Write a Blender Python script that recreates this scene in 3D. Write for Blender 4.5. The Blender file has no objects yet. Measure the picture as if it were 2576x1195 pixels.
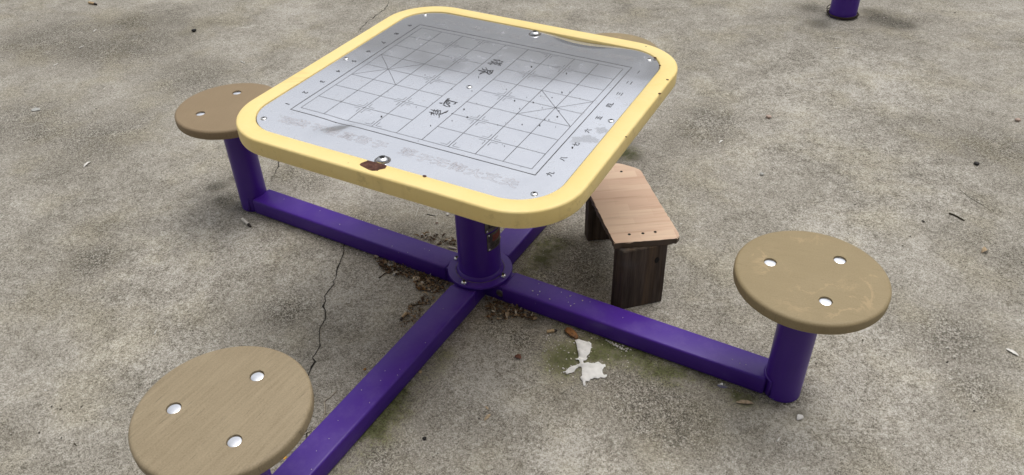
import bpy, bmesh, math, random
import numpy as np
from mathutils import Vector, Matrix, noise

random.seed(7)
rng = np.random.default_rng(11)
G = -0.01                      # level of the concrete
R = math.radians
scene = bpy.context.scene
col = scene.collection

EXPOSURE = 0.66
SKY_BASE, SKY_DIR = 0.35, (-0.33, 0.41, 0.65)
CAM = {"loc":[1.1759,-1.78116,1.78806],"rot":[0.92777,0.023632,0.512388],"lens":27.6442}
TAB = {"o":[-0.00353,0.00058,0.75],"u":[0.99936,0.03575,-0.01619],"v":[-0.03575,0.99936,0.00335]}
P = {"L":1.05095,"LF":1.08428,"LL":1.07776,"LB":1.08971,"ha":0.05542,"aw":0.04835,"hs":0.44081,"rs":0.19948,"st":0.03714,"rb":0.10912,"phR":0.53506,"phF":0.51332,"phL":1.07167,"gu":0.36617,"gv":0.3186,"Gu":0.38614,"Gv":0.34018}
RIVETS = [[-0.4168,0.4204],[-0.4488,0.002],[-0.4181,-0.4159],[0.4167,0.4145],[0.0016,0.0039],[0.4537,-0.0023],[0.4208,-0.4161]]
BIGBOLTS = [[0.0065,-0.451],[0.0054,0.4399]]
RIVER = [[[-269,-1661,-276,-1644],[-180,-1679,-191,-1653],[-130,-1694,-144,-1658]],[[-186,-1598,-161,-1610],[-181,-1648,-140,-1665],[-150,-1728,-132,-1736]],[[-126,-1694,-148,-1658],[-84,-1668,-106,-1642],[-78,-1613,-103,-1585],[-54,-1583,-63,-1569]],[[-108,-1681,-91,-1665],[-50,-1760,-35,-1745]],[[-232,-1813,-240,-1796],[-155,-1812,-171,-1781],[-128,-1820,-156,-1766]],[[-162,-1765,-138,-1769],[-142,-1830,-102,-1845],[-127,-1904,-90,-1925]],[[-118,-1835,-143,-1787],[-76,-1826,-105,-1787],[-73,-1776,-97,-1755]],[[-90,-1823,-78,-1799],[-5,-1914,2,-1900]],[[-55,-1816,-64,-1797],[24,-1826,13,-1802]],[[51,-1867,32,-1859],[25,-1758,2,-1753],[-24,-1658,-32,-1680],[-79,-1652,-72,-1670]],[[-17,-1680,-40,-1658],[-8,-1628,-26,-1607],[31,-1581,20,-1565]],[[8,-1584,27,-1586],[41,-1665,56,-1658],[92,-1725,101,-1704]],[[15,-1737,6,-1715],[66,-1742,57,-1722],[116,-1735,104,-1711]],[[122,-1790,108,-1774],[155,-1741,133,-1717],[181,-1656,155,-1627],[218,-1621,173,-1573],[217,-1545,189,-1520],[213,-1477,208,-1472]],[[65,-1814,61,-1800],[113,-1841,118,-1812],[152,-1908,184,-1906],[183,-1972,188,-1974]],[[117,-1828,94,-1805],[125,-1781,109,-1765]],[[-269,-1213,-273,-1205],[-191,-1232,-221,-1180],[-168,-1182,-185,-1159]],[[-111,-1272,-117,-1262],[-59,-1277,-77,-1227],[9,-1307,1,-1283],[74,-1307,65,-1289],[142,-1270,135,-1258]],[[136,-1254,138,-1269],[91,-1210,98,-1261],[17,-1177,26,-1207],[-44,-1179,-40,-1189]],[[-134,-1205,-143,-1195],[-102,-1179,-150,-1145],[-130,-1049,-170,-1026],[-153,-926,-182,-908]],[[-181,-908,-196,-883],[-110,-874,-129,-842]],[[-123,-1065,-162,-1035],[-119,-971,-166,-920],[-94,-965,-115,-920]],[[-105,-974,-121,-936],[14,-987,-2,-951],[137,-981,122,-948],[217,-968,212,-958]],[[127,-963,171,-979],[156,-1035,185,-1061],[129,-1111,134,-1118]],[[-66,-1155,-81,-1148],[-74,-1100,-103,-1075],[-58,-1047,-78,-1012],[-8,-1077,-16,-1039]],[[-62,-1170,-74,-1151],[5,-1138,-11,-1112],[43,-1113,16,-1089],[16,-1049,-3,-1049]],[[-24,1238,-46,1274],[37,1291,21,1320],[135,1337,123,1361]],[[109,1346,132,1336],[134,1225,174,1198],[138,1121,172,1085],[124,1050,143,1026]],[[128,1060,131,1030],[26,1150,40,1082],[-30,1147,-20,1118]],[[-40,1250,-9,1254],[9,1146,39,1150]],[[47,1183,35,1202],[91,1203,66,1256],[144,1193,138,1216]],[[56,1272,75,1265],[88,1168,106,1162]],[[-197,1416,-188,1442],[-129,1334,-126,1364],[-36,1262,-37,1286]],[[-260,1310,-256,1334],[-213,1253,-221,1303],[-137,1225,-156,1270],[-60,1255,-73,1281]],[[-304,1134,-314,1155],[-208,1132,-224,1167],[-125,1130,-145,1174],[-40,1150,-57,1185]],[[-126,904,-137,913],[-110,972,-147,1011],[-97,1028,-122,1065],[-17,1119,-26,1133]],[[-29,686,-44,688],[-46,748,-72,746],[-80,790,-85,788]],[[-240,2007,-246,2022],[-183,1986,-213,2048],[-155,1999,-184,2055]],[[-185,2039,-192,2055],[-69,2040,-77,2062],[-8,2017,-20,2054]],[[-149,1984,-157,2009],[-52,1962,-56,1974]],[[-88,2090,-82,2104],[-35,2015,-42,2052],[-1,2042,-9,2057]],[[52,1959,40,1979],[86,1973,61,2019],[126,2008,121,2017]],[[-289,1703,-295,1715],[-242,1713,-262,1745],[-201,1783,-210,1797]],[[-278,1914,-274,1941],[-231,1864,-236,1897],[-187,1848,-203,1894]],[[-210,1946,-183,1928],[-199,1842,-164,1818],[-177,1731,-146,1702],[-189,1670,-173,1650]],[[-156,1910,-136,1898],[-120,1737,-102,1726]],[[-111,1812,-112,1839],[-15,1728,-16,1752]],[[-51,1755,-65,1759],[-86,1863,-103,1881],[-44,1888,-39,1908],[-13,1774,6,1755],[-61,1748,-52,1730]],[[-51,1806,-60,1824],[-21,1811,-29,1830]],[[-27,1903,-8,1897],[23,1747,41,1742]],[[14,1796,0,1819],[80,1843,63,1873]],[[21,1907,40,1901],[89,1695,107,1689]],[[46,1876,31,1903],[77,1897,62,1923]],[[80,1841,63,1875],[154,1866,136,1903]],[[78,1787,73,1820],[169,1723,163,1764]]]
RIVERCOUNT = [16,10,11,18]
MOTTO = [[-0.3524,-0.3952],[-0.3073,-0.3905],[-0.2517,-0.3878],[-0.2038,-0.3884],[-0.1493,-0.3901],[-0.1004,-0.3893],[-0.046,-0.3901],[0.043,-0.3887],[0.0959,-0.3952],[0.1435,-0.3931],[0.194,-0.3933],[0.2454,-0.3967],[0.2949,-0.3945],[0.346,-0.3969]]
RUST = [[-0.0244,-0.4726],[-0.0148,-0.4722],[-0.0007,-0.4709],[0.0113,-0.4693],[0.0318,-0.4705],[0.0349,-0.4731],[0.038,-0.4842],[0.0317,-0.4915],[0.0272,-0.4979],[0.0275,-0.5019],[0.0143,-0.5084],[0.0041,-0.5079],[-0.0095,-0.5049],[-0.0252,-0.5015],[-0.031,-0.4973],[-0.0307,-0.4915],[-0.0272,-0.4826],[-0.0233,-0.4764]]
CHIPS = [[0.5143,0.3001,0.005],[0.5222,0.2042,0.005],[0.4303,0.4302,0.006],[0.462,0.3838,0.004],[0.1467,-0.4712,0.006],[0.5235,-0.0711,0.003]]
DENT = [-0.2262,-0.3497]
DENTDIR = [0.0511,0.0627]
SAG = [[0.0076,0.4622],[0.0978,0.4419],[0.1728,0.4339],[0.2385,0.4441],[0.3034,0.4541]]
STAIN7 = [[0.4076,-0.1428],[0.4271,-0.1217],[0.449,-0.1196],[0.4513,-0.0628]]
STOOL_TOP = [[0.4506,0.103],[0.6182,0.2212],[0.6189,0.2372],[0.6039,0.2609],[0.5146,0.3634],[0.3565,0.5542],[0.3349,0.5581],[0.2685,0.5592]]
STOOL_HOLES = [[0.4731,0.1698],[0.5099,0.1953],[0.5424,0.2209],[0.3004,0.5106]]
HUB = [[0.1268,-0.0509],[0.1048,-0.0567],[-0.1064,-0.0503]]
FLBOLT = [[-0.1015,-0.0016],[-0.0027,-0.0911],[0.0868,0.0057]]
CRACK = [[-1.9932,2.1548],[-1.9512,2.0809],[-1.9152,1.9991],[-1.9118,1.941],[-1.8968,1.8606],[-1.8892,1.7717],[-1.8593,1.6757],[-1.8275,1.624],[-1.5058,0.8852],[-1.23,0.2961],[-1.2065,0.2631],[-1.1713,0.208],[-1.1551,0.1734],[-1.1495,0.1481],[-0.8597,0.0337],[-0.583,-0.0442],[-0.5632,-0.0755],[-0.5261,-0.1372],[-0.5051,-0.1785],[-0.4796,-0.2162],[-0.4695,-0.2483],[-0.4472,-0.3094],[-0.4179,-0.3526],[-0.3887,-0.383],[-0.3658,-0.4265],[-0.3388,-0.4662],[-0.3151,-0.5],[-0.2991,-0.5285],[-0.2844,-0.561],[-0.275,-0.5758],[-0.254,-0.6132],[-0.2325,-0.649],[-0.1816,-0.7126],[-0.1115,-0.7945],[-0.0511,-0.8733]]
CRACKBREAK = [8,14]
TISSUE = [[0.416,-0.1017],[0.4251,-0.0919],[0.4387,-0.0914],[0.4542,-0.0904],[0.4588,-0.0857],[0.4695,-0.0916],[0.4756,-0.1048],[0.4805,-0.1055],[0.4771,-0.1105],[0.4832,-0.1333],[0.4808,-0.1474],[0.4825,-0.156],[0.4867,-0.1553],[0.4855,-0.1671],[0.4802,-0.1746],[0.4835,-0.1807],[0.4884,-0.1828],[0.4991,-0.1724],[0.5138,-0.1661],[0.5222,-0.1554],[0.5344,-0.1583],[0.5373,-0.1598],[0.5456,-0.1539],[0.5518,-0.163],[0.548,-0.1666],[0.5477,-0.1806],[0.553,-0.19],[0.5603,-0.1967],[0.5684,-0.1916],[0.5714,-0.1999],[0.5675,-0.208],[0.5595,-0.2093],[0.5546,-0.2104],[0.5513,-0.2197],[0.5398,-0.2228],[0.5368,-0.2304],[0.5319,-0.2315],[0.5314,-0.2422],[0.524,-0.2447],[0.5225,-0.2499],[0.5281,-0.2603],[0.5251,-0.2678],[0.5147,-0.2526],[0.5056,-0.2471],[0.5007,-0.2391],[0.5028,-0.232],[0.4951,-0.2179],[0.4901,-0.2051],[0.4855,-0.1999],[0.4778,-0.2024],[0.4743,-0.2136],[0.4749,-0.2286],[0.465,-0.24],[0.4601,-0.2502],[0.4516,-0.2441],[0.4469,-0.2481],[0.4442,-0.245],[0.4498,-0.2405],[0.4526,-0.2236],[0.4619,-0.2063],[0.4743,-0.195],[0.4746,-0.1886],[0.4659,-0.1775],[0.4578,-0.1793],[0.4528,-0.1781],[0.4596,-0.1713],[0.4599,-0.1648],[0.4382,-0.1312],[0.4301,-0.1191]]
LIT = {"butt_orange":[[-0.1825,-0.1275],[-0.1483,-0.1154]],"butt_tan":[[-0.1432,-0.2533],[-0.1405,-0.2897]],"butt_yellow":[[-0.4366,-0.0426],[-0.411,-0.0488]],"curl_shell":[[-0.2153,-0.0923]],"round_seed":[[-0.35,-0.0597]],"white_chip":[[-0.303,-0.1059],[-0.3035,-0.0876]],"stub_white":[[-0.2163,0.1231],[-0.1853,0.1279]],"pale_twig":[[-0.1458,-0.1918],[-0.1289,-0.1735],[-0.1007,-0.1736]],"dark_stick":[[-0.3416,-0.1446],[-0.3376,-0.1076]],"dark_twig2":[[-0.1607,-0.2166],[-0.1204,-0.1859]],"thread":[[-0.3452,0.1312],[-0.3571,0.1448],[-0.3544,0.1501],[-0.3466,0.1462],[-0.3493,0.1409],[-0.3543,0.1462],[-0.3507,0.1521],[-0.3454,0.1668],[-0.336,0.1717],[-0.3272,0.1643],[-0.3259,0.1531],[-0.3312,0.1385],[-0.3299,0.1274]],"thin_stick":[[-0.414,0.2653],[-0.3756,0.2725]],"dry_flake":[[-0.3495,0.2297],[-0.338,0.2357]],"white_streak":[[-0.4717,0.2893],[-0.4442,0.2327]],"white_pebble":[[-0.3382,0.3026]],"pod":[[0.3662,-0.0687],[0.392,-0.0807],[0.4202,-0.0911]],"butt_pale":[[0.319,-0.1109],[0.3451,-0.0902]],"pale_stem":[[0.3971,-0.0654],[0.4287,-0.0538]],"flower_stem":[[0.2047,-0.0831],[0.2255,-0.0739],[0.2311,-0.0888]],"red_leaf":[[0.2783,-0.2538],[0.3019,-0.2552]],"orange_leaf":[[0.1076,-0.1399],[0.1156,-0.1321]],"shard":[[0.8787,-0.0744],[0.9099,-0.0705]],"crumpled":[[0.9481,-0.1125],[0.9949,-0.0936]],"twig_small":[[0.9855,-0.2108],[0.9956,-0.211]],"stub_tl":[[-3.7481,1.2356],[-3.6754,1.2368]],"stone_chip":[[-2.6932,0.0935],[-2.7021,0.1271],[-2.6694,0.1292],[-2.6531,0.1196],[-2.6699,0.0994]],"sliver1":[[-3.164,0.7217],[-3.1627,0.7541]],"sliver2":[[-3.2995,0.9229],[-3.3197,0.9596]],"sliver3":[[-3.0751,0.4937],[-3.0797,0.5249]],"bit_white":[[-2.1669,1.011],[-2.1246,0.9985]],"black_bit":[[-2.7447,1.206]],"black_bit2":[[-3.6409,1.2672]],"petal":[[-1.9774,-0.137],[-1.9934,-0.1122],[-1.9901,-0.0914]],"paper_stub":[[-1.0475,-0.1063],[-0.9804,-0.1281]],"black_bit3":[[-1.3648,0.0523]],"black_bit4":[[-1.378,-0.0302]],"rubble":[[-2.0315,-0.2902]],"sliver_white":[[-0.8293,-0.729],[-0.84,-0.7103]],"leaf_pale":[[0.328,-0.5239],[0.3311,-0.495]],"leaf_small":[[0.3024,-0.4765],[0.3174,-0.483]],"pebble_black":[[0.2108,-0.6608]],"vine":[[-0.0953,-0.7359],[-0.1113,-0.7127],[-0.1311,-0.692],[-0.1344,-0.6842],[-0.129,-0.6642],[-0.13,-0.6378]],"vine2":[[-0.1144,-0.8343],[-0.1063,-0.813],[-0.0946,-0.7905]],"yellow":[[-0.1174,-0.8927],[-0.1104,-0.8857],[-0.0927,-0.8979],[-0.0939,-0.9086]],"tan_seed":[[0.053,-0.4537]],"orange_bit":[[-0.1081,-0.5253]],"twig":[[1.3946,1.2093],[1.4084,1.2067],[1.4274,1.1972],[1.4488,1.1825]],"hair":[[1.4131,1.4104],[1.4593,1.3611],[1.4979,1.3353],[1.5363,1.3005]],"pebble_pink":[[0.5727,1.6684]],"pebble_peach":[[1.59,2.1483]],"black_seed":[[1.4562,1.6517]],"clod":[[0.6793,1.1585]],"up_white":[[0.6857,2.6143],[0.7142,2.6377]],"up_dot":[[1.0574,2.3372]],"up_black":[[1.2947,2.4285]],"tan_pod":[[1.5214,0.9972],[1.5395,1.023]],"w1":[[1.3022,1.1046],[1.3239,1.1115]],"w2":[[1.2764,0.983],[1.2881,0.9843]],"w3":[[1.352,0.9547],[1.3648,0.9594]],"w4":[[1.2608,0.9104],[1.2709,0.9103]],"w5":[[1.6441,1.0006],[1.655,0.9969]],"leaf_white":[[1.1206,-0.0957],[1.1313,-0.0711]],"pin_white":[[1.0898,-0.1981],[1.0934,-0.1809]],"shred":[[1.6251,0.4986],[1.6366,0.4824],[1.6614,0.4818]],"s_w1":[[1.4649,0.3485],[1.4773,0.3508]],"s_w2":[[1.2264,0.3291]],"s_black":[[1.1197,0.1572]],"white_curl":[[0.4406,1.3306],[0.4488,1.3644]],"bl_white":[[-0.8513,-1.0954]],"bl_white2":[[-0.7941,-1.1767]],"bl_black":[[-0.7702,-1.0527]],"bl_black2":[[-0.8182,-1.0886]],"bl_black3":[[-0.928,-1.0627]],"bl_black4":[[-0.7186,-1.1579]],"bl_stick":[[-0.6692,-1.1524],[-0.655,-1.1548]]}
DEBRIS_A = [[-0.4404,-0.0533],[-0.3782,-0.0294],[-0.3114,-0.0288],[-0.2249,-0.0298],[-0.1303,-0.0213],[-0.1003,-0.0378],[-0.0957,-0.0907],[-0.1008,-0.1397],[-0.1021,-0.193],[-0.0961,-0.2555],[-0.0983,-0.3044],[-0.1258,-0.3173],[-0.1345,-0.2758],[-0.1608,-0.224],[-0.1445,-0.1704],[-0.1619,-0.1373],[-0.204,-0.1243],[-0.2389,-0.0906],[-0.2989,-0.1017],[-0.3407,-0.1113],[-0.4043,-0.0733]]
DEBRIS_B = [[0.0536,-0.0537],[0.1179,-0.0538],[0.1942,-0.0505],[0.2599,-0.0628],[0.2635,-0.0787],[0.2012,-0.0903],[0.1724,-0.1269],[0.1122,-0.1517]]
DEBRIS_C = [[-0.3629,0.1219],[-0.3505,0.1482],[-0.2961,0.1726],[-0.2305,0.1871],[-0.1861,0.1331],[-0.2209,0.1264],[-0.2855,0.1194],[-0.323,0.1192]]
CRUMB_A = [[0.4918,-0.0481],[0.5301,-0.0428],[0.5621,-0.0391],[0.5961,-0.057],[0.5868,-0.0717],[0.5549,-0.0692],[0.5142,-0.0579]]
CRUMB_B = [[0.3088,-0.157],[0.2937,-0.0828],[0.3585,-0.0555],[0.4092,-0.097],[0.4473,-0.162],[0.4674,-0.2448],[0.4164,-0.2537],[0.3333,-0.2033]]
CRUMB_C = [[0.2632,-0.0707],[0.385,-0.0274],[0.5879,-0.0743],[0.6456,-0.1618],[0.5686,-0.2766],[0.4665,-0.3312],[0.3596,-0.253]]
CRUMB_ARM = [[0.2154,-0.0151],[0.2715,0.0439],[0.285,-0.0252],[0.3609,-0.023],[0.338,0.0192],[0.3845,0.0182],[0.367,-0.0091],[0.238,-0.0069]]
STAINS_SHADE = {"moss":[[0.5246,-0.0804,0.07],[0.5707,-0.076,0.07],[0.502,-0.1225,0.07],[0.6228,-0.0878,0.06],[0.7528,-0.0856,0.06],[0.9517,-0.0883,0.04],[0.0626,-0.6168,0.06],[0.0508,-0.5705,0.06],[0.112,0.305,0.07],[0.1255,0.2308,0.07],[0.113,1.0713,0.06],[0.051,-0.7072,0.07],[0.4318,-0.1797,0.09],[0.6018,-0.0694,0.05],[0.6822,-0.1043,0.05]],"dark":[[-3.201,1.1194,0.2],[-2.4281,0.0011,0.2],[0.7027,-0.2216,0.16],[0.7458,-0.2676,0.13],[0.817,-0.2629,0.13],[0.6151,-0.1963,0.1],[-1.2191,-0.024,0.09],[-1.3327,0.0188,0.06],[-1.2994,0.1241,0.06],[0.8241,3.1805,0.14],[0.4151,3.1611,0.14],[0.9403,3.1346,0.1],[0.06,-0.5832,0.1],[-2.2013,0.1163,0.3],[-2.6465,0.024,0.3],[-2.9575,0.836,0.4],[-3.452,0.7222,0.4],[-0.6253,0.0941,0.12],[-0.4369,0.0746,0.12],[-0.9893,0.2307,0.1],[-1.1248,0.2319,0.1],[0.1971,0.1396,0.13],[0.2354,0.2884,0.13],[-2.2454,0.7223,0.25],[0.3585,1.5448,0.18],[0.3291,1.4017,0.18],[1.5125,1.8439,0.2],[1.5534,0.2689,0.1],[0.244,-0.1781,0.09],[0.1583,-0.1597,0.09],[-0.5213,-0.4303,0.1],[-1.5432,1.4711,0.15],[-1.3633,-0.5491,0.1],[1.4802,0.4782,0.15],[0.141,-0.7698,0.1],[0.116,0.3632,0.1],[0.2122,0.3029,0.1],[0.3001,0.2189,0.1],[0.1799,0.0813,0.1]],"light":[[-1.0145,0.0167,0.06],[-1.1365,0.052,0.06],[-0.5372,-0.2464,0.15],[-0.3547,-0.2486,0.15],[0.1762,-0.3158,0.14],[0.283,-0.3737,0.14],[1.1105,-0.0721,0.12],[1.2253,0.0235,0.12],[-1.0134,-0.3658,0.25],[0.8184,2.2511,0.4],[0.6875,1.7113,0.4],[1.1718,1.3784,0.25],[1.0321,0.9561,0.15],[-2.4959,1.4204,0.05],[-0.7575,-0.7723,0.15],[0.5937,-0.5106,0.12],[1.2197,0.2398,0.2],[0.6156,2.9766,0.05],[1.3955,3.4577,0.08]],"soot":[[0.8138,3.1755,0.1],[0.8981,3.1275,0.1],[0.7667,3.2584,0.07],[0.9723,3.1368,0.07],[0.4501,3.1633,0.07],[0.5339,2.9368,0.07],[-1.2229,-0.0425,0.04],[-1.3251,0.0228,0.04],[-1.1461,-0.0515,0.04],[-1.1022,-0.0288,0.028],[-0.9588,-0.0426,0.028],[-0.8323,-0.0437,0.028],[-1.2953,0.1083,0.03],[-1.2144,0.1323,0.03],[0.1341,0.2621,0.05],[0.1538,0.3547,0.05],[0.1428,0.2134,0.05],[0.7295,-0.0212,0.03],[0.8117,-0.0353,0.03],[1.0485,-0.054,0.022],[1.1206,-0.0667,0.022],[0.157,1.0557,0.04],[0.1348,-0.1061,0.035],[0.2541,-0.0872,0.035]],"pink":[[1.5882,2.2546,0.2],[1.5745,3.0673,0.2]]}
POST = [[0.6135,3.1133]]

# ------------------------------------------------------------------ helpers
def link(o, parent=None):
    col.objects.link(o)
    if parent is not None:
        o.parent = parent
        o.matrix_parent_inverse = Matrix.Translation(-WORLD[parent.name])
    return o

WORLD = {}

def obj(name, bm, mat, parent=None, loc=(0, 0, 0), rotz=0.0, smooth=None):
    me = bpy.data.meshes.new(name)
    bmesh.ops.recalc_face_normals(bm, faces=bm.faces)
    bm.to_mesh(me)
    bm.free()
    return obj_me(name, me, mat, parent, loc, rotz, smooth)

def obj_me(name, me, mat, parent=None, loc=(0, 0, 0), rotz=0.0, smooth=None):
    o = bpy.data.objects.new(name, me)
    for m in (mat if isinstance(mat, (list, tuple)) else [mat]):
        me.materials.append(m)
    o.location = loc
    o.rotation_euler = (0, 0, rotz)
    link(o, parent)
    WORLD[o.name] = Vector((0, 0, 0))
    if smooth is not None:
        me.shade_smooth() if smooth >= 180 else shade_angle(me, smooth)
    return o

def shade_angle(me, deg):
    me.shade_smooth()
    bm = bmesh.new(); bm.from_mesh(me)
    a = R(deg)
    for e in bm.edges:
        if len(e.link_faces) == 2 and e.calc_face_angle(0) > a:
            e.smooth = False
    bm.to_mesh(me); bm.free()

def tag(o, label=None, cat=None, group=None, kind=None):
    if label: o['label'] = label
    if cat: o['category'] = cat
    if group: o['group'] = group
    if kind: o['kind'] = kind
    return o

def empty(name, loc, label, cat, group=None):
    o = bpy.data.objects.new(name, None)
    o.location = loc
    o.empty_display_size = 0.05
    col.objects.link(o)
    WORLD[o.name] = Vector(loc)
    return tag(o, label, cat, group)

def lathe(bm, prof, n=64, cx=0, cy=0):
    rings = []
    for r, z in prof:
        if r < 1e-6:
            rings.append([bm.verts.new((cx, cy, z))])
        else:
            rings.append([bm.verts.new((cx + r*math.cos(2*math.pi*k/n), cy + r*math.sin(2*math.pi*k/n), z)) for k in range(n)])
    for a, b in zip(rings, rings[1:]):
        if len(a) == 1 and len(b) == 1:
            continue
        for k in range(n):
            j = (k+1) % n
            if len(a) == 1: bm.faces.new((a[0], b[k], b[j]))
            elif len(b) == 1: bm.faces.new((a[k], a[j], b[0]))
            else: bm.faces.new((a[k], a[j], b[j], b[k]))
    return rings

def box(bm, x0, x1, y0, y1, z0, z1, bev=0.0, seg=3):
    vs = [bm.verts.new((x, y, z)) for z in (z0, z1) for x, y in ((x0, y0), (x1, y0), (x1, y1), (x0, y1))]
    fs = [(0, 3, 2, 1), (4, 5, 6, 7), (0, 1, 5, 4), (1, 2, 6, 5), (2, 3, 7, 6), (3, 0, 4, 7)]
    faces = [bm.faces.new([vs[i] for i in f]) for f in fs]
    if bev:
        es = {e for f in faces for e in f.edges}
        bmesh.ops.bevel(bm, geom=list(es), offset=bev, segments=seg, affect='EDGES', profile=0.5)

def tube(bm, pts, r0, r1=None, n=8):
    r1 = r0 if r1 is None else r1
    pts = [Vector(p) for p in pts]
    rings = []
    for i, p in enumerate(pts):
        t = (pts[min(i+1, len(pts)-1)] - pts[max(i-1, 0)]).normalized()
        a = t.cross(Vector((0, 0, 1)))
        if a.length < 1e-4: a = Vector((1, 0, 0))
        a.normalize(); b = t.cross(a)
        r = r0 + (r1-r0)*i/(len(pts)-1)
        rings.append([bm.verts.new(p + a*r*math.cos(2*math.pi*k/n) + b*r*math.sin(2*math.pi*k/n)) for k in range(n)])
    for a, b in zip(rings, rings[1:]):
        for k in range(n):
            j = (k+1) % n
            bm.faces.new((a[k], a[j], b[j], b[k]))
    bm.faces.new(rings[0][::-1]); bm.faces.new(rings[-1])

def prism(bm, poly, z0, z1):
    a = [bm.verts.new((x, y, z0)) for x, y in poly]
    b = [bm.verts.new((x, y, z1)) for x, y in poly]
    n = len(poly)
    bm.faces.new(a[::-1]); top = bm.faces.new(b)
    for i in range(n):
        j = (i+1) % n
        bm.faces.new((a[i], a[j], b[j], b[i]))
    return top

def spline(pts, per=6):
    P = [Vector((*p, 0)) if len(p) == 2 else Vector(p) for p in pts]
    if len(P) < 3:
        return [P[0].lerp(P[-1], i/per) for i in range(per+1)]
    out = []
    for i in range(len(P)-1):
        p0, p1, p2, p3 = P[max(i-1, 0)], P[i], P[i+1], P[min(i+2, len(P)-1)]
        for k in range(per):
            t = k/per
            out.append(0.5*((2*p1) + (p2-p0)*t + (2*p0-5*p1+4*p2-p3)*t*t + (3*p1-p0-3*p2+p3)*t**3))
    out.append(P[-1])
    return out

# ------------------------------------------------------------------ materials
class N:
    """small node-graph builder"""
    def __init__(s, name):
        s.m = bpy.data.materials.new(name); s.m.use_nodes = True
        s.t = s.m.node_tree; s.t.nodes.clear()
        s.out = s.t.nodes.new('ShaderNodeOutputMaterial')
        s.b = s.t.nodes.new('ShaderNodeBsdfPrincipled')
        s.t.links.new(s.b.outputs[0], s.out.inputs['Surface'])
        s._co = None
    def put(s, sock, v):
        if hasattr(v, 'links'): s.t.links.new(v, sock)
        elif v is not None:
            if sock.type == 'RGBA' and len(v) == 3: v = (*v, 1)
            sock.default_value = v
    def co(s, scale=(1, 1, 1), rot=(0, 0, 0), kind='Object'):
        if s._co is None: s._co = s.t.nodes.new('ShaderNodeTexCoord')
        mp = s.t.nodes.new('ShaderNodeMapping')
        s.t.links.new(s._co.outputs[kind], mp.inputs[0])
        mp.vector_type = 'TEXTURE'
        mp.inputs['Scale'].default_value = tuple(1/x for x in scale); mp.inputs['Rotation'].default_value = rot
        return mp.outputs[0]
    def noise(s, scale, detail=4, rough=0.55, co=None, dist=0.0, lac=2.0):
        n = s.t.nodes.new('ShaderNodeTexNoise')
        n.inputs['Scale'].default_value = scale; n.inputs['Detail'].default_value = detail
        n.inputs['Roughness'].default_value = rough; n.inputs['Distortion'].default_value = dist
        n.inputs['Lacunarity'].default_value = lac
        s.t.links.new(co or s.co(), n.inputs['Vector'])
        return n.outputs['Fac']
    def vor(s, scale, co=None, feature='F1', out='Distance', rnd=1.0):
        n = s.t.nodes.new('ShaderNodeTexVoronoi'); n.feature = feature
        n.inputs['Scale'].default_value = scale; n.inputs['Randomness'].default_value = rnd
        s.t.links.new(co or s.co(), n.inputs['Vector'])
        return n.outputs[out]
    def math(s, op, a, b=None, c=None, clamp=False):
        n = s.t.nodes.new('ShaderNodeMath'); n.operation = op; n.use_clamp = clamp
        for i, v in enumerate((a, b, c)):
            if v is not None: s.put(n.inputs[i], v)
        return n.outputs[0]
    def map(s, v, a, b, c=0.0, d=1.0, smooth=True):
        n = s.t.nodes.new('ShaderNodeMapRange'); n.interpolation_type = 'SMOOTHSTEP' if smooth else 'LINEAR'
        s.put(n.inputs['Value'], v)
        for k, x in zip(('From Min', 'From Max', 'To Min', 'To Max'), (a, b, c, d)): n.inputs[k].default_value = x
        return n.outputs[0]
    def mix(s, f, a, b, mode='MIX'):
        n = s.t.nodes.new('ShaderNodeMix'); n.data_type = 'RGBA'; n.blend_type = mode
        s.put(n.inputs[0], f); s.put(n.inputs[6], a); s.put(n.inputs[7], b)
        return n.outputs[2]
    def ramp(s, v, stops):
        n = s.t.nodes.new('ShaderNodeValToRGB')
        els = n.color_ramp.elements
        while len(els) < len(stops): els.new(0.5)
        for e, (p, c) in zip(els, stops): e.position = p; e.color = (*c, 1)
        s.put(n.inputs[0], v)
        return n.outputs[0]
    def attr(s, name, out='Color'):
        n = s.t.nodes.new('ShaderNodeAttribute'); n.attribute_name = name
        return n.outputs[out]
    def sep(s, c):
        n = s.t.nodes.new('ShaderNodeSeparateColor'); s.t.links.new(c, n.inputs[0]); return n.outputs
    def normal_z(s):
        g = s.t.nodes.new('ShaderNodeNewGeometry'); x = s.t.nodes.new('ShaderNodeSeparateXYZ')
        s.t.links.new(g.outputs['Normal'], x.inputs[0]); return x.outputs[2]
    def island(s):
        g = s.t.nodes.new('ShaderNodeNewGeometry'); return g.outputs['Random Per Island']
    def bump(s, h, strength=0.3, dist=0.002, normal=None):
        n = s.t.nodes.new('ShaderNodeBump'); n.inputs['Strength'].default_value = strength
        n.inputs['Distance'].default_value = dist; s.t.links.new(h, n.inputs['Height'])
        if normal is not None: s.t.links.new(normal, n.inputs['Normal'])
        s.t.links.new(n.outputs[0], s.b.inputs['Normal']); return n.outputs[0]
    def fin(s, color=None, rough=0.5, metal=0.0, spec=None, coat=0.0, coat_rough=0.1):
        s.put(s.b.inputs['Base Color'], color); s.put(s.b.inputs['Roughness'], rough); s.put(s.b.inputs['Metallic'], metal)
        if spec is not None: s.put(s.b.inputs['Specular IOR Level'], spec)
        if coat: s.b.inputs['Coat Weight'].default_value = coat; s.b.inputs['Coat Roughness'].default_value = coat_rough
        return s.m

def plain(name, c, rough=0.6, metal=0.0, spec=None, var=0.25, scale=60):
    n = N(name)
    f = n.noise(scale, 3)
    k = n.map(f, 0.3, 0.7)
    dark = tuple(x*(1-var) for x in c); light = tuple(min(1, x*(1+var*0.6)) for x in c)
    return n.fin(n.mix(k, dark, light), rough, metal, spec)

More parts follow.
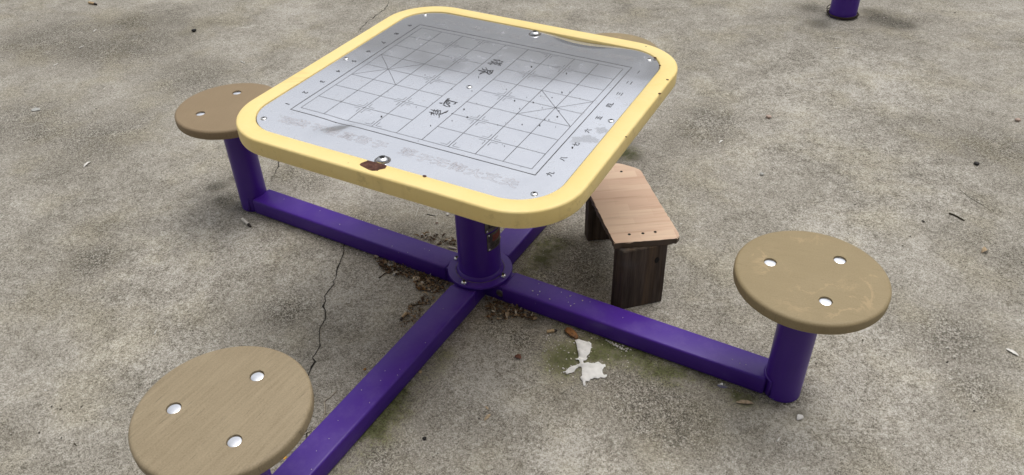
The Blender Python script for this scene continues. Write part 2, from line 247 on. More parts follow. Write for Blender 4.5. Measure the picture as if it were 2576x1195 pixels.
def m_concrete():
    n = N('weathered_concrete')
    w1 = n.noise(0.9, 5, 0.6, dist=0.4)
    w2 = n.noise(6.0, 6, 0.65, dist=0.3)
    w3 = n.noise(34.0, 5, 0.7)
    w4 = n.noise(150.0, 3, 0.75)
    w5 = n.noise(380.0, 2, 0.7)
    v = n.math('MULTIPLY', n.math('SUBTRACT', w1, 0.5), 0.48)
    v = n.math('MULTIPLY_ADD', n.math('SUBTRACT', n.noise(2.6, 5, 0.6, dist=0.8), 0.5), 0.32, v)
    v = n.math('MULTIPLY_ADD', n.math('SUBTRACT', w2, 0.5), 0.50, v)
    v = n.math('MULTIPLY_ADD', n.math('SUBTRACT', w3, 0.5), 0.48, v)
    v = n.math('MULTIPLY_ADD', n.math('SUBTRACT', w4, 0.5), 1.55, v)
    v = n.math('MULTIPLY_ADD', n.math('SUBTRACT', w5, 0.5), 1.7, v)
    st = n.sep(n.attr('stain_shade'))
    brk = n.math('ADD', n.math('MULTIPLY', n.math('SUBTRACT', w2, 0.5), 2.0), n.math('MULTIPLY', n.math('SUBTRACT', w3, 0.5), 2.4))
    brk = n.math('MULTIPLY_ADD', n.math('SUBTRACT', w4, 0.5), 2.8, brk)
    brk = n.math('MULTIPLY_ADD', n.math('SUBTRACT', w5, 0.5), 1.6, brk)
    def mask(ch, lo, hi): return n.map(n.math('ADD', st[ch], n.math('MULTIPLY', brk, n.math('MINIMUM', n.math('MULTIPLY', st[ch], 1.4), 0.8))), lo, hi)
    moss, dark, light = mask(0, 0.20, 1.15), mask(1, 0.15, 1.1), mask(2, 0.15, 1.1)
    spk = n.map(n.math('MULTIPLY_ADD', w5, 0.5, n.math('MULTIPLY', w4, 0.5)), 0.38, 0.60, 1.75, 0.15)
    v = n.math('MULTIPLY_ADD', light, 0.13, v)
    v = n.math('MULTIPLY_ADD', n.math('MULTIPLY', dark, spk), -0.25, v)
    v = n.math('MULTIPLY_ADD', moss, -0.06, v)
    v = n.math('ADD', v, 0.5)
    c = n.ramp(v, [(0.0, (0.053, 0.047, 0.036)), (0.22, (0.142, 0.128, 0.101)), (0.42, (0.262, 0.241, 0.199)), (0.58, (0.350, 0.325, 0.276)), (0.78, (0.46, 0.432, 0.378)), (1.0, (0.62, 0.595, 0.54))])
    hue = n.noise(3.1, 4, 0.6)
    c = n.mix(n.map(hue, 0.45, 0.68, 0, 0.5), c, n.mix(1.0, c, (1.0, 0.97, 0.84), 'MULTIPLY'))
    c = n.mix(n.math('MULTIPLY', moss, 0.9), c, n.mix(1.0, c, (0.66, 0.70, 0.42), 'MULTIPLY'))
    green = n.map(n.math('ADD', st[0], n.math('MULTIPLY', brk, 0.4)), 0.60, 1.15)
    c = n.mix(n.math('MULTIPLY', green, 0.75), c, n.mix(n.map(w4, 0.3, 0.7), (0.025, 0.036, 0.008), (0.10, 0.115, 0.04)))
    soot = n.attr('soot', 'Fac')
    sm_ = n.map(n.math('ADD', soot, n.math('MULTIPLY', brk, n.math('MINIMUM', soot, 0.55))), 0.22, 0.95)
    c = n.mix(n.math('MULTIPLY', sm_, 0.62), c, n.mix(1.0, c, (0.34, 0.335, 0.31), 'MULTIPLY'))
    # black pits and pale grains
    pit = n.vor(46, feature='F1')
    pitm = n.math('MULTIPLY', n.map(pit, 0.13, 0.06), n.map(n.noise(8, 3), 0.50, 0.60))
    c = n.mix(n.math('MULTIPLY', pitm, 0.8), c, (0.035, 0.03, 0.022))
    gr = n.vor(75, co=n.co((1, 1.15, 1), (0, 0, 0.4)))
    grm = n.math('MULTIPLY', n.map(gr, 0.17, 0.08), n.map(n.noise(15, 3), 0.47, 0.60))
    c = n.mix(n.math('MULTIPLY', grm, 0.55), c, (0.66, 0.64, 0.59))
    h = n.math('MULTIPLY_ADD', w4, 0.6, n.math('MULTIPLY', w3, 0.8))
    h = n.math('SUBTRACT', h, n.math('MULTIPLY', pitm, 0.8))
    n.bump(h, 0.55, 0.004)
    return n.fin(c, 0.9, 0, 0.25)

def m_purple():
    n = N('purple_gloss_paint')
    d = n.noise(14, 6, 0.65)
    d2 = n.noise(90, 4, 0.7)
    up = n.map(n.normal_z(), 0.5, 1.0)
    dust = n.math('MULTIPLY', up, n.map(n.math('MULTIPLY_ADD', d2, 0.35, d), 0.60, 1.0, 0.02, 0.24))
    c = n.mix(n.map(n.noise(5, 3), 0.3, 0.7), (0.060, 0.014, 0.255), (0.071, 0.018, 0.295))
    c = n.mix(dust, c, (0.24, 0.18, 0.40))
    vsp = n.math('MULTIPLY', n.map(n.vor(38), 0.11, 0.05), n.map(n.noise(6, 2), 0.60, 0.64))
    c = n.mix(n.math('MULTIPLY', vsp, 0.35), c, (0.5, 0.46, 0.5))
    rough = n.map(n.math('ADD', dust, n.math('MULTIPLY', d2, 0.25)), 0.0, 0.5, 0.30, 0.62)
    n.bump(n.math('MULTIPLY_ADD', n.noise(160, 2), 0.4, n.noise(9, 3)), 0.12, 0.004)
    return n.fin(c, rough, 0, 0.38)

def m_yellow():
    n = N('cream_yellow_paint')
    big = n.noise(5, 5, 0.6)
    fine = n.noise(60, 4, 0.7)
    c = n.mix(n.map(big, 0.3, 0.7), (0.90, 0.69, 0.265), (0.92, 0.73, 0.315))
    side = n.map(n.normal_z(), 0.75, 0.2)
    grime = n.math('MULTIPLY', n.map(n.math('MULTIPLY_ADD', fine, 0.5, n.noise(16, 5, 0.7)), 0.80, 1.05), n.math('MULTIPLY_ADD', side, 0.35, 0.06))
    c = n.mix(grime, c, (0.34, 0.235, 0.085))
    # vertical drip streaks on the outer face
    drip = n.noise(26, 3, 0.6, co=n.co((1, 1, 0.06)))
    c = n.mix(n.math('MULTIPLY', n.math('MULTIPLY', side, n.map(drip, 0.58, 0.75)), 0.16), c, (0.45, 0.30, 0.10))
    chip = n.math('MULTIPLY', n.map(n.vor(17), 0.055, 0.035), n.map(n.noise(4.3, 2), 0.55, 0.6))
    c = n.mix(chip, c, (0.10, 0.055, 0.03))
    scr = n.math('MULTIPLY', n.map(n.noise(7, 2, 0.5, co=n.co((1, 6, 1), (0, 0, 0.6)), dist=1.2), 0.495, 0.505, 0, 1), n.map(n.noise(3, 2), 0.58, 0.66))
    c = n.mix(n.math('MULTIPLY', scr, 0.12), c, (0.4, 0.25, 0.1))
    n.bump(n.math('MULTIPLY_ADD', fine, 0.3, n.noise(11, 3)), 0.07, 0.004)
    return n.fin(c, n.map(fine, 0.3, 0.7, 0.38, 0.55), 0, 0.5)

def m_plate():
    n = N('brushed_steel_plate')
    cl = n.noise(7, 6, 0.65, dist=0.8)
    sm = n.noise(38, 5, 0.72, dist=0.6)
    fi = n.noise(150, 3, 0.6)
    smear = n.math('MULTIPLY', n.map(sm, 0.56, 0.70), n.map(cl, 0.42, 0.66))
    st7 = n.attr('grime', 'Fac')
    blot = n.map(n.math('ADD', st7, n.math('MULTIPLY', n.math('SUBTRACT', n.noise(42, 4, 0.6), 0.5), 1.1)), 0.42, 0.62)
    c = n.mix(n.map(cl, 0.3, 0.75), (0.665, 0.68, 0.715), (0.72, 0.733, 0.765))
    c = n.mix(n.math('MULTIPLY', smear, 0.32), c, (0.34, 0.345, 0.36))
    c = n.mix(n.math('MULTIPLY', blot, 0.38), c, (0.36, 0.365, 0.375))
    c = n.mix(n.map(fi, 0.62, 0.78, 0, 0.2), c, (0.42, 0.42, 0.44))
    rough = n.math('MULTIPLY_ADD', smear, 0.12, n.math('MULTIPLY_ADD', blot, 0.15, n.map(cl, 0.3, 0.7, 0.075, 0.125)))
    met = n.math('SUBTRACT', 0.74, n.math('MULTIPLY', smear, 0.2))
    n.bump(n.noise(3.2, 2, 0.4), 0.05, 0.01)
    return n.fin(c, rough, met, 0.5)

def m_seat(name, dark, light, ang, grain, patches=0.0, gscale=1.0):
    n = N(name)
    co = n.co((6*gscale, 90*gscale, 6), (0, 0, ang))
    g1 = n.noise(1.0, 5, 0.7, co=co)
    g2 = n.noise(2.4, 4, 0.75, co=co)
    big = n.noise(9, 4, 0.6)
    fine = n.noise(260, 2)
    v = n.math('MULTIPLY_ADD', n.math('SUBTRACT', g1, 0.5), grain, 0.5)
    v = n.math('MULTIPLY_ADD', n.math('SUBTRACT', big, 0.5), 0.9, v)
    v = n.math('MULTIPLY_ADD', n.math('SUBTRACT', fine, 0.5), 1.3, v)
    c = n.mix(n.math('MULTIPLY', v, 1.0, clamp=True), dark, light)
    streak = n.math('MULTIPLY', n.map(g2, 0.56, 0.70), n.map(big, 0.30, 0.65))
    c = n.mix(n.math('MULTIPLY', streak, 0.7*min(1, grain)), c, tuple(x*0.42 for x in dark))
    if patches:
        ln = n.t.nodes.new('ShaderNodeVectorMath'); ln.operation = 'LENGTH'
        n.t.links.new(n.co((1, 1, 0.001)), ln.inputs[0])
        pm = n.noise(11, 5, 0.7, dist=0.9)
        val = n.math('MULTIPLY_ADD', n.math('SUBTRACT', pm, 0.5), 0.26, ln.outputs['Value'])
        band = n.math('MULTIPLY', n.map(val, 0.138, 0.145), n.map(val, 0.164, 0.150))
        band2 = n.math('MULTIPLY', n.map(val, 0.075, 0.079), n.map(val, 0.089, 0.082))
        band = n.math('MAXIMUM', band, n.math('MULTIPLY', band2, 0.7))
        band = n.math('MULTIPLY', band, n.map(n.noise(5, 3), 0.44, 0.62))
        c = n.mix(n.math('MULTIPLY', band, patches), c, (0.44, 0.325, 0.18))
    n.bump(n.math('MULTIPLY_ADD', g2, 0.5, fine), 0.14, 0.0015)
    return n.fin(c, 0.62, 0, 0.35)

def m_board():
    n = N('jointed_plywood')
    br = n.t.nodes.new('ShaderNodeTexBrick')
    n.t.links.new(n.co(), br.inputs['Vector'])
    br.inputs['Scale'].default_value = 1.0; br.inputs['Mortar Size'].default_value = 0.0004
    br.inputs['Brick Width'].default_value = 0.115; br.inputs['Row Height'].default_value = 0.041
    br.offset = 0.37; br.inputs['Bias'].default_value = 0.0
    br.inputs['Color1'].default_value = (0.0, 0, 0, 1); br.inputs['Color2'].default_value = (1, 1, 1, 1); br.inputs['Mortar'].default_value = (0.35, 0.35, 0.35, 1)
    co = n.co((5, 90, 5))
    g = n.noise(1, 5, 0.7, co=co)
    g2 = n.noise(1.2, 3, 0.6, co=n.co((2.2, 34, 3)))
    c = n.mix(br.outputs['Color'], (0.62, 0.425, 0.305), (0.71, 0.53, 0.385))
    c = n.mix(n.map(g2, 0.5, 0.72, 0, 0.5), c, (0.50, 0.29, 0.20))
    c = n.mix(n.map(g, 0.5, 0.8, 0, 0.45), c, (0.33, 0.20, 0.13))
    side = n.map(n.normal_z(), 0.8, 0.4)
    c = n.mix(side, c, n.mix(g, (0.06, 0.045, 0.03), (0.15, 0.11, 0.075)))
    n.bump(g, 0.15, 0.001)
    return n.fin(c, 0.6, 0, 0.4)

def m_oldwood():
    n = N('weathered_dark_timber')
    co = n.co((60, 60, 3.2))
    g = n.noise(1, 5, 0.7, co=co)
    g2 = n.noise(0.35, 4, 0.6, co=co)
    big = n.noise(9, 3)
    c = n.mix(n.map(g, 0.3, 0.75), (0.040, 0.029, 0.022), (0.125, 0.098, 0.077))
    c = n.mix(n.map(g2, 0.45, 0.7), c, (0.15, 0.105, 0.065))
    c = n.mix(n.map(big, 0.5, 0.8, 0, 0.6), c, (0.10, 0.095, 0.09))
    n.bump(g, 0.6, 0.002)
    return n.fin(c, 0.85, 0, 0.2)

def m_litter(name, stops, rough=0.8):
    n = N(name)
    r = n.island()
    c = n.ramp(r, stops)
    n.t.nodes[-1].color_ramp.interpolation = 'CONSTANT'
    c = n.mix(n.map(n.noise(220, 3), 0.3, 0.7, 0, 0.45), c, n.mix(1.0, c, (0.5, 0.45, 0.4), 'MULTIPLY'))
    return n.fin(c, rough, 0, 0.2)

M = {}
M['concrete'] = m_concrete()
M['purple'] = m_purple()
M['yellow'] = m_yellow()
M['plate'] = m_plate()
M['seat_front'] = m_seat('tan_grained_seat', (0.245, 0.192, 0.115), (0.355, 0.285, 0.182), R(90-59.4), 1.7)
M['seat_right'] = m_seat('tan_stained_seat', (0.275, 0.212, 0.112), (0.345, 0.272, 0.155), R(-20), 0.6, 0.75)
M['seat_left'] = m_seat('brown_worn_seat', (0.245, 0.178, 0.103), (0.31, 0.23, 0.138), R(20), 0.35)
M['board'] = m_board()
M['oldwood'] = m_oldwood()
M['chrome'] = plain('polished_steel', (0.86, 0.86, 0.87), 0.09, 1.0, var=0.06)
M['rivetsteel'] = plain('brushed_rivet_steel', (0.62, 0.62, 0.62), 0.22, 1.0, var=0.15)
M['dullsteel'] = plain('dull_steel', (0.42, 0.42, 0.43), 0.38, 1.0, var=0.35)
M['socket'] = plain('dark_socket', (0.02, 0.02, 0.02), 0.7)
M['hole'] = plain('dark_hole', (0.012, 0.009, 0.007), 0.9)
M['ink'] = plain('black_ink', (0.045, 0.045, 0.05), 0.55, var=0.4, scale=140)
M['inkline'] = plain('grey_etched_line', (0.11, 0.11, 0.115), 0.55, var=0.5, scale=40)
M['etch'] = plain('brown_etched_outline', (0.43, 0.36, 0.345), 0.6, var=0.3)
M['etch_faint'] = plain('faint_etched_outline', (0.44, 0.42, 0.41), 0.5, var=0.3)
M['nameplate'] = plain('grimy_nameplate', (0.17, 0.155, 0.135), 0.45, 0.7, var=0.5, scale=40)
M['redprint'] = plain('faded_red_print', (0.20, 0.05, 0.035), 0.6, var=0.5, scale=120)
M['grout'] = plain('weld_grime', (0.13, 0.10, 0.14), 0.8, var=0.4)
M['grout2'] = plain('bolt_grime', (0.13, 0.125, 0.12), 0.7, var=0.4)
M['crack'] = plain('crack_dirt', (0.028, 0.024, 0.018), 0.95, var=0.4)
rust = N('rusted_bare_metal')
_r = rust.noise(55, 5, 0.75); _r2 = rust.noise(150, 3, 0.7)
rust.bump(rust.math('ADD', _r, _r2), 0.7, 0.003)
M['rust'] = rust.fin(rust.ramp(_r, [(0.25, (0.035, 0.016, 0.012)), (0.5, (0.105, 0.048, 0.034)), (0.75, (0.20, 0.10, 0.07))]), 0.85, 0, 0.2)
M['wire'] = plain('rusty_wire', (0.045, 0.028, 0.018), 0.7, 0.3)
M['tissue'] = plain('white_tissue', (0.80, 0.79, 0.76), 0.9, var=0.08, scale=25)
M['whitebit'] = plain('white_scrap', (0.72, 0.70, 0.65), 0.8, var=0.2)
M['butt_tan'] = plain('tan_filter_paper', (0.50, 0.36, 0.20), 0.8, var=0.3, scale=120)
M['butt_orange'] = plain('orange_filter_paper', (0.33, 0.165, 0.04), 0.75, var=0.5, scale=120)
M['butt_white'] = plain('white_paper_tube', (0.70, 0.66, 0.58), 0.8, var=0.15)
M['ash'] = plain('burnt_end', (0.05, 0.04, 0.035), 0.95, var=0.5)
M['pod'] = plain('orange_brown_husk', (0.24, 0.105, 0.032), 0.65, var=0.6, scale=140)
M['redleaf'] = plain('red_brown_leaf', (0.15, 0.055, 0.03), 0.7, var=0.5, scale=100)
M['tanleaf'] = plain('pale_dry_leaf', (0.47, 0.36, 0.23), 0.7, var=0.35, scale=120)
M['yellowscrap'] = plain('orange_yellow_plastic', (0.72, 0.37, 0.04), 0.45, var=0.25)
M['black'] = plain('black_grit', (0.015, 0.013, 0.012), 0.7)
M['twig'] = plain('dark_twig_bark', (0.055, 0.045, 0.022), 0.85, var=0.5, scale=150)
M['paletwig'] = plain('bleached_twig', (0.42, 0.37, 0.29), 0.85, var=0.4, scale=120)
M['stone'] = plain('pale_stone', (0.42, 0.42, 0.39), 0.85, var=0.2)
M['pinkstone'] = plain('pink_stone', (0.50, 0.38, 0.31), 0.85, var=0.2)
M['greyseed'] = plain('grey_seed_disc', (0.35, 0.35, 0.33), 0.7, var=0.25)
M['shell'] = plain('cream_shell', (0.62, 0.52, 0.37), 0.6, var=0.35, scale=160)
_g = N('clear_plastic')
M['shard'] = _g.fin((0.82, 0.86, 0.84), 0.12, 0, 0.5); _g.b.inputs['Transmission Weight'].default_value = 0.85
M['wall'] = plain('grey_render_wall', (0.74, 0.77, 0.83), 0.9, var=0.08, scale=0.6)
M['glass'] = plain('dark_window_glass', (0.03, 0.035, 0.04), 0.1, var=0.1)
M['coping'] = plain('pale_coping', (0.42, 0.43, 0.45), 0.9, var=0.1, scale=1)
M['debris'] = m_litter('leaf_litter_mix', [(0.0, (0.085, 0.053, 0.032)), (0.18, (0.15, 0.095, 0.055)), (0.36, (0.235, 0.155, 0.088)), (0.54, (0.11, 0.072, 0.046)), (0.66, (0.32, 0.23, 0.14)), (0.80, (0.43, 0.34, 0.235)), (0.92, (0.60, 0.55, 0.46))])
M['crumbs'] = m_litter('white_crumb_mix', [(0.0, (0.78, 0.76, 0.72)), (0.6, (0.62, 0.60, 0.55)), (0.85, (0.70, 0.66, 0.52))])
M['grit'] = m_litter('grit_mix', [(0.0, (0.03, 0.025, 0.02)), (0.38, (0.09, 0.075, 0.055)), (0.55, (0.45, 0.42, 0.36)), (0.8, (0.66, 0.64, 0.60))])

# ------------------------------------------------------------------ ground
def build_ground():
    xs = np.concatenate([[-220, -60, -20, -9], np.arange(-5.6, 4.4, 0.03), [9, 20, 60, 220]])
    ys = np.concatenate([[-220, -60, -20, -6], np.arange(-2.2, 5.4, 0.03), [9, 20, 60, 220]])
    nx, ny = len(xs), len(ys)
    X, Y = np.meshgrid(xs, ys)
    co = np.stack([X.ravel(), Y.ravel(), np.full(X.size, G)], 1)
    i = np.arange((ny-1)*(nx-1)); r, c = i//(nx-1), i % (nx-1)
    a = r*nx + c
    faces = np.stack([a, a+1, a+nx+1, a+nx], 1)
    me = bpy.data.meshes.new('concrete_ground')
    me.from_pydata(co.tolist(), [], faces.tolist())
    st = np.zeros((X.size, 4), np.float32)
    for k, ch in (('moss', 0), ('dark', 1), ('light', 2)):
        for x, y, r in STAINS_SHADE[k]:  # dark spots under the table are part stain, part shade painted in
            d2 = ((co[:, 0]-x)**2 + (co[:, 1]-y)**2)/(r*r)
            st[:, ch] = np.maximum(st[:, ch], np.exp(-d2*0.75))
    # moss, grime and painted contact shade along the arms and round the posts
    def seg(x0, y0, x1, y1, w, ch, amt):
        dx, dy = x1-x0, y1-y0; L2 = dx*dx+dy*dy
        t = np.clip(((co[:, 0]-x0)*dx + (co[:, 1]-y0)*dy)/L2, 0, 1)
        d = np.hypot(co[:, 0]-x0-t*dx, co[:, 1]-y0-t*dy)
        st[:, ch] = np.maximum(st[:, ch], amt*np.exp(-(d/w)**2))
    w = P['aw']
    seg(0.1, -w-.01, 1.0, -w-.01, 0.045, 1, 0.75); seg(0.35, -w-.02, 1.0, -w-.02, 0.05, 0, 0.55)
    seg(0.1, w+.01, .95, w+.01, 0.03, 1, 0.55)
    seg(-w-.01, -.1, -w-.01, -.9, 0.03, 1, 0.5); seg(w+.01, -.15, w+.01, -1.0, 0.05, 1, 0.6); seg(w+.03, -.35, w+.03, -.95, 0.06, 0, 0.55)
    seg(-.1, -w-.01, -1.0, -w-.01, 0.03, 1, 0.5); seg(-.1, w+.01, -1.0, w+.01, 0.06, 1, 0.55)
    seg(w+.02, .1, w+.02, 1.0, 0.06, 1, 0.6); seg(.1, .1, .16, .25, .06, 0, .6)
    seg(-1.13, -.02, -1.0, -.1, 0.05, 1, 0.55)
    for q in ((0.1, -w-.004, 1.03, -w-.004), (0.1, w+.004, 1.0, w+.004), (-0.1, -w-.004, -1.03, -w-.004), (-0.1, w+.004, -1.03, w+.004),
              (w+.004, -.1, w+.004, -1.03), (-w-.004, -.1, -w-.004, -1.03), (w+.004, .1, w+.004, 1.03), (-w-.004, .1, -w-.004, 1.03)): seg(*q, 0.022, 1, 1.25)  # narrow contact shade painted into the ground along the arm bases
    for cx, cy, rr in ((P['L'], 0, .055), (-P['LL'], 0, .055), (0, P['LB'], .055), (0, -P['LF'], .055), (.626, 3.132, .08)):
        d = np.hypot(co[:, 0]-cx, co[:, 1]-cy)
        st[:, 1] = np.maximum(st[:, 1], 1.25*np.exp(-((d-rr)/0.025)**2))  # contact shade painted as a dark ring round each post foot
    st[:, 3] = 1
    so_ = np.zeros(X.size, np.float32)
    for x, y, r in STAINS_SHADE['soot']:
        so_ = np.maximum(so_, np.exp(-0.75*((co[:, 0]-x)**2 + (co[:, 1]-y)**2)/(r*r)))
    me.attributes.new('soot', 'FLOAT', 'POINT').data.foreach_set('value', so_)
    at = me.attributes.new('stain_shade', 'FLOAT_COLOR', 'POINT')
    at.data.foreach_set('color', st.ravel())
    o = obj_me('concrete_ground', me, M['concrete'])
    tag(o, 'weathered grey concrete paving with moss stains and speckles', 'ground', kind='structure')
build_ground()

def build_crack():
    runs, cut = [], [0] + CRACKBREAK + [len(CRACK)]
    for a, b in zip(cut, cut[1:]): runs.append(CRACK[a:b])
    bm = bmesh.new()
    for run in runs:
        pts = [Vector((*p, 0)) for p in run]
        fine = []
        for p, q in zip(pts, pts[1:]):
            n = max(2, int((q-p).length/0.022))
            for k in range(n):
                t = k/n; v = p.lerp(q, t); nn = (q-p).normalized(); s = Vector((-nn.y, nn.x, 0))
                fine.append(v + s*random.uniform(-1, 1)*0.0065)
        fine.append(pts[-1])
        prev = None
        for i, v in enumerate(fine):
            a = fine[max(i-1, 0)]; b = fine[min(i+1, len(fine)-1)]
            nn = (b-a).normalized(); s = Vector((-nn.y, nn.x, 0))
            w = random.choice((0.0010, 0.0014, 0.0018, 0.0024, 0.0036))*min(1, 0.25+min(i, len(fine)-1-i)/4)
            cur = (bm.verts.new((v.x+s.x*w, v.y+s.y*w, G+.0012)), bm.verts.new((v.x-s.x*w, v.y-s.y*w, G+.0012)))
            if prev: bm.faces.new((prev[0], cur[0], cur[1], prev[1]))
            prev = cur
    o = obj('ground_crack', bm, M['crack'])
    tag(o, 'thin dark crack running across the concrete under the table', 'crack', kind='structure')
build_crack()

# ------------------------------------------------------------------ the game table
TO, TU, TV = Vector(TAB['o']), Vector(TAB['u']), Vector(TAB['v'])
TN = TU.cross(TV).normalized()
def T(u, v, dz=0.0): return TO + TU*u + TV*v + TN*dz

table = empty('game_table', (0, 0, G), 'purple steel game table with yellow rimmed chess board top and four round wooden seats', 'game table')

def rsq(h, r, n=18):
    """rounded square outline, half size h, corner radius r"""
    pts = []
    for cx, cy, a0 in ((1, 1, 0), (-1, 1, 90), (-1, -1, 180), (1, -1, 270)):
        for k in range(n+1):
            a = R(a0 + 90*k/n)
            pts.append(((h-r)*cx + r*math.cos(a), (h-r)*cy + r*math.sin(a)))
    # resample the straight sides so dents can show
    out = []
    for i, p in enumerate(pts):
        q = pts[(i+1) % len(pts)]
        L = math.hypot(q[0]-p[0], q[1]-p[1]); m = max(1, int(L/0.03))
        for k in range(m): out.append((p[0]+(q[0]-p[0])*k/m, p[1]+(q[1]-p[1])*k/m))
    return out

BO, BI, RC = 0.523, 0.4695, 0.180
def build_frame():
    prof = [(BO-BI, -0.012), (BO-BI, 0.0020), (BO-BI-0.0015, 0.0034)]
    prof += [(0.012, 0.0036), (0.0068, 0.0036)]
    for k in range(1, 7):
        a = R(90*k/6); prof.append((0.0065*(1-math.sin(a)), 0.0036-0.0065*(1-math.cos(a))))
    prof += [(0.0, -0.020), (0.0005, -0.040), (0.002, -0.0445), (0.006, -0.046), (0.03, -0.046), (0.03, -0.030)]
    base = rsq(BO, RC)
    n = len(base)
    bm = bmesh.new()
    rings = []
    for d, z in prof:
        # same parameterisation on an inset outline
        ring = []
        for i, (x, y) in enumerate(base):
            a, b = base[(i-1) % n], base[(i+1) % n]
            tx, ty = b[0]-a[0], b[1]-a[1]; L = math.hypot(tx, ty)
            nx, ny = ty/L, -tx/L
            w = noise.noise(Vector((x*5, y*5, 3.0)))*0.0016*(1 if d < 0.03 else 0.4)
            ring.append(bm.verts.new(T(x-nx*(d-w), y-ny*(d-w), z + noise.noise(Vector((x*4, y*4, 9.)))*0.0009)))
        rings.append(ring)
    for a, b in zip(rings, rings[1:]):
        for k in range(n):
            j = (k+1) % n
            bm.faces.new((a[k], b[k], b[j], a[j]))
    bm.faces.new(rings[-1])
    return obj('tabletop_frame', bm, M['yellow'], table, smooth=50)
frame = build_frame()

bm = bmesh.new()
poly = [(u, v) for u, v in RUST]
# keep the patch on the painted rim
poly = [(u, max(-0.5125, min(-0.4712, v))) for u, v in poly]
fv = [bm.verts.new(T(u, v, 0.0042)) for u, v in poly]
f = bm.faces.new(fv)
r = bmesh.ops.extrude_face_region(bm, geom=[f])
for v in [g for g in r['geom'] if isinstance(g, bmesh.types.BMVert)]: v.co -= TN*0.002
obj('rust_patch', bm, M['rust'], frame)

for u, v, r in CHIPS:     # small bare spots where the paint has flaked off
    bm = bmesh.new()
    n = 7
    fv = [bm.verts.new(T(u + r*random.uniform(.6, 1.2)*math.cos(2*math.pi*k/n), v + .7*r*random.uniform(.6, 1.2)*math.sin(2*math.pi*k/n), 0.0046)) for k in range(n)]
    f = bm.faces.new(fv)
    q = bmesh.ops.extrude_face_region(bm, geom=[f])
    for w in [g for g in q['geom'] if isinstance(g, bmesh.types.BMVert)]: w.co -= TN*0.0015
    obj('rust_patch', bm, M['rust'], frame)

# --- the steel board ------------------------------------------------
DD = Vector((*DENTDIR, 0)).normalized()
def hz(u, v):
    h = 0.0
    x, y = u-DENT[0], v-DENT[1]
    a = x*DD.x + y*DD.y; b = -x*DD.y + y*DD.x
    h -= 0.0034*math.exp(-(a/0.07)**2 - (b/0.036)**2)
    # the back edge has sunk between the bolt and the corner
    s = math.exp(-((u-0.165)/0.105)**2)
    e = max(0.0, (v-0.385)/0.085)
    h -= 0.0085*s*min(1.2, e)**2
    h += 0.00025*noise.noise(Vector((u*4.5, v*4.5, 1.7)))
    return h

def build_plate():
    H, RR = BI-0.0022, RC-(BO-BI)-0.001
    out = rsq(H, RR, 20)
    n = len(out)
    bm = bmesh.new()
    rings = []
    K = 46
    for k in range(1, K+1):
        s = k/K
        rings.append([bm.verts.new(T(x*s, y*s, hz(x*s, y*s))) for x, y in out])
    c = bm.verts.new(T(0, 0, hz(0, 0)))
    for i in range(n): bm.faces.new((c, rings[0][i], rings[0][(i+1) % n]))
    for a, b in zip(rings, rings[1:]):
        for i in range(n):
            j = (i+1) % n
            bm.faces.new((a[i], b[i], b[j], a[j]))
    lip = [bm.verts.new(T(x, y, hz(x, y)-0.003)) for x, y in out]
    for i in range(n):
        j = (i+1) % n
        bm.faces.new((rings[-1][i], lip[i], lip[j], rings[-1][j]))
    me = bpy.data.meshes.new('board_plate')
    bmesh.ops.recalc_face_normals(bm, faces=bm.faces)
    bm.to_mesh(me)
    at = me.attributes.new('grime', 'FLOAT', 'POINT')
    inv = Matrix((TU, TV, TN)).transposed().inverted()
    vals = []
    for v in bm.verts:
        q = inv @ (v.co-TO)
        g = 0.0
        for cu, cv in STAIN7: g = max(g, math.exp(-((q.x-cu)**2+(q.y-cv)**2)/0.022**2))
        vals.append(g)
    at.data.foreach_set('value', vals)
    bm.free()
    return obj_me('board_plate', me, M['plate'], table, smooth=60)
plate = build_plate()

LIFT = 0.0007
def line(bm, u0, v0, u1, v1, w):
    L = math.hypot(u1-u0, v1-v0); n = max(1, int(L/0.015))
    nx, ny = -(v1-v0)/L*w/2, (u1-u0)/L*w/2
    prev = None
    for k in range(n+1):
        u = u0+(u1-u0)*k/n; v = v0+(v1-v0)*k/n
        cur = (bm.verts.new(T(u+nx, v+ny, hz(u, v)+LIFT)), bm.verts.new(T(u-nx, v-ny, hz(u, v)+LIFT)))
        if prev: bm.faces.new((prev[0], prev[1], cur[1], cur[0]))
        prev = cur

def build_grid():
    bm = bmesh.new()
    gu, gv, Gu, Gv = P['gu'], P['gv'], P['Gu'], P['Gv']
    U = [-gu + 2*gu*i/9 for i in range(10)]
    V = [-gv + 2*gv*i/8 for i in range(9)]
    lw = 0.00115
    for i, u in enumerate(U): line(bm, u, -gv, u, gv, lw)
    for j, v in enumerate(V):
        if j in (0, 8): line(bm, -gu, v, gu, v, lw)
        else: line(bm, -gu, v, U[4], v, lw); line(bm, U[5], v, gu, v, lw)
    for a, b in ((0, 2), (7, 9)):
        line(bm, U[a], V[3], U[b], V[5], lw); line(bm, U[a], V[5], U[b], V[3], lw)
    e = 0.0019
    line(bm, -Gu-e/2, -Gv, Gu+e/2, -Gv, e); line(bm, -Gu-e/2, Gv, Gu+e/2, Gv, e)
    line(bm, -Gu, -Gv-e/2, -Gu, Gv+e/2, e); line(bm, Gu, -Gv-e/2, Gu, Gv+e/2, e*1.15)
    gap, arm, cw = 0.0085, 0.02, 0.0009
    pts = [(i, j) for i in (2, 7) for j in (1, 7)] + [(i, j) for i in (3, 6) for j in (0, 2, 4, 6, 8)]
    for i, j in pts:
        for su in (-1, 1):
            for sv in (-1, 1):
                if (j == 0 and sv < 0) or (j == 8 and sv > 0): continue
                cu, cv = U[i]+su*gap, V[j]+sv*gap
                line(bm, cu, cv, cu+su*arm, cv, cw); line(bm, cu, cv, cu, cv+sv*arm, cw)
    return obj('grid_lines', bm, M['inkline'], plate), U, V
_, GU, GV = build_grid()

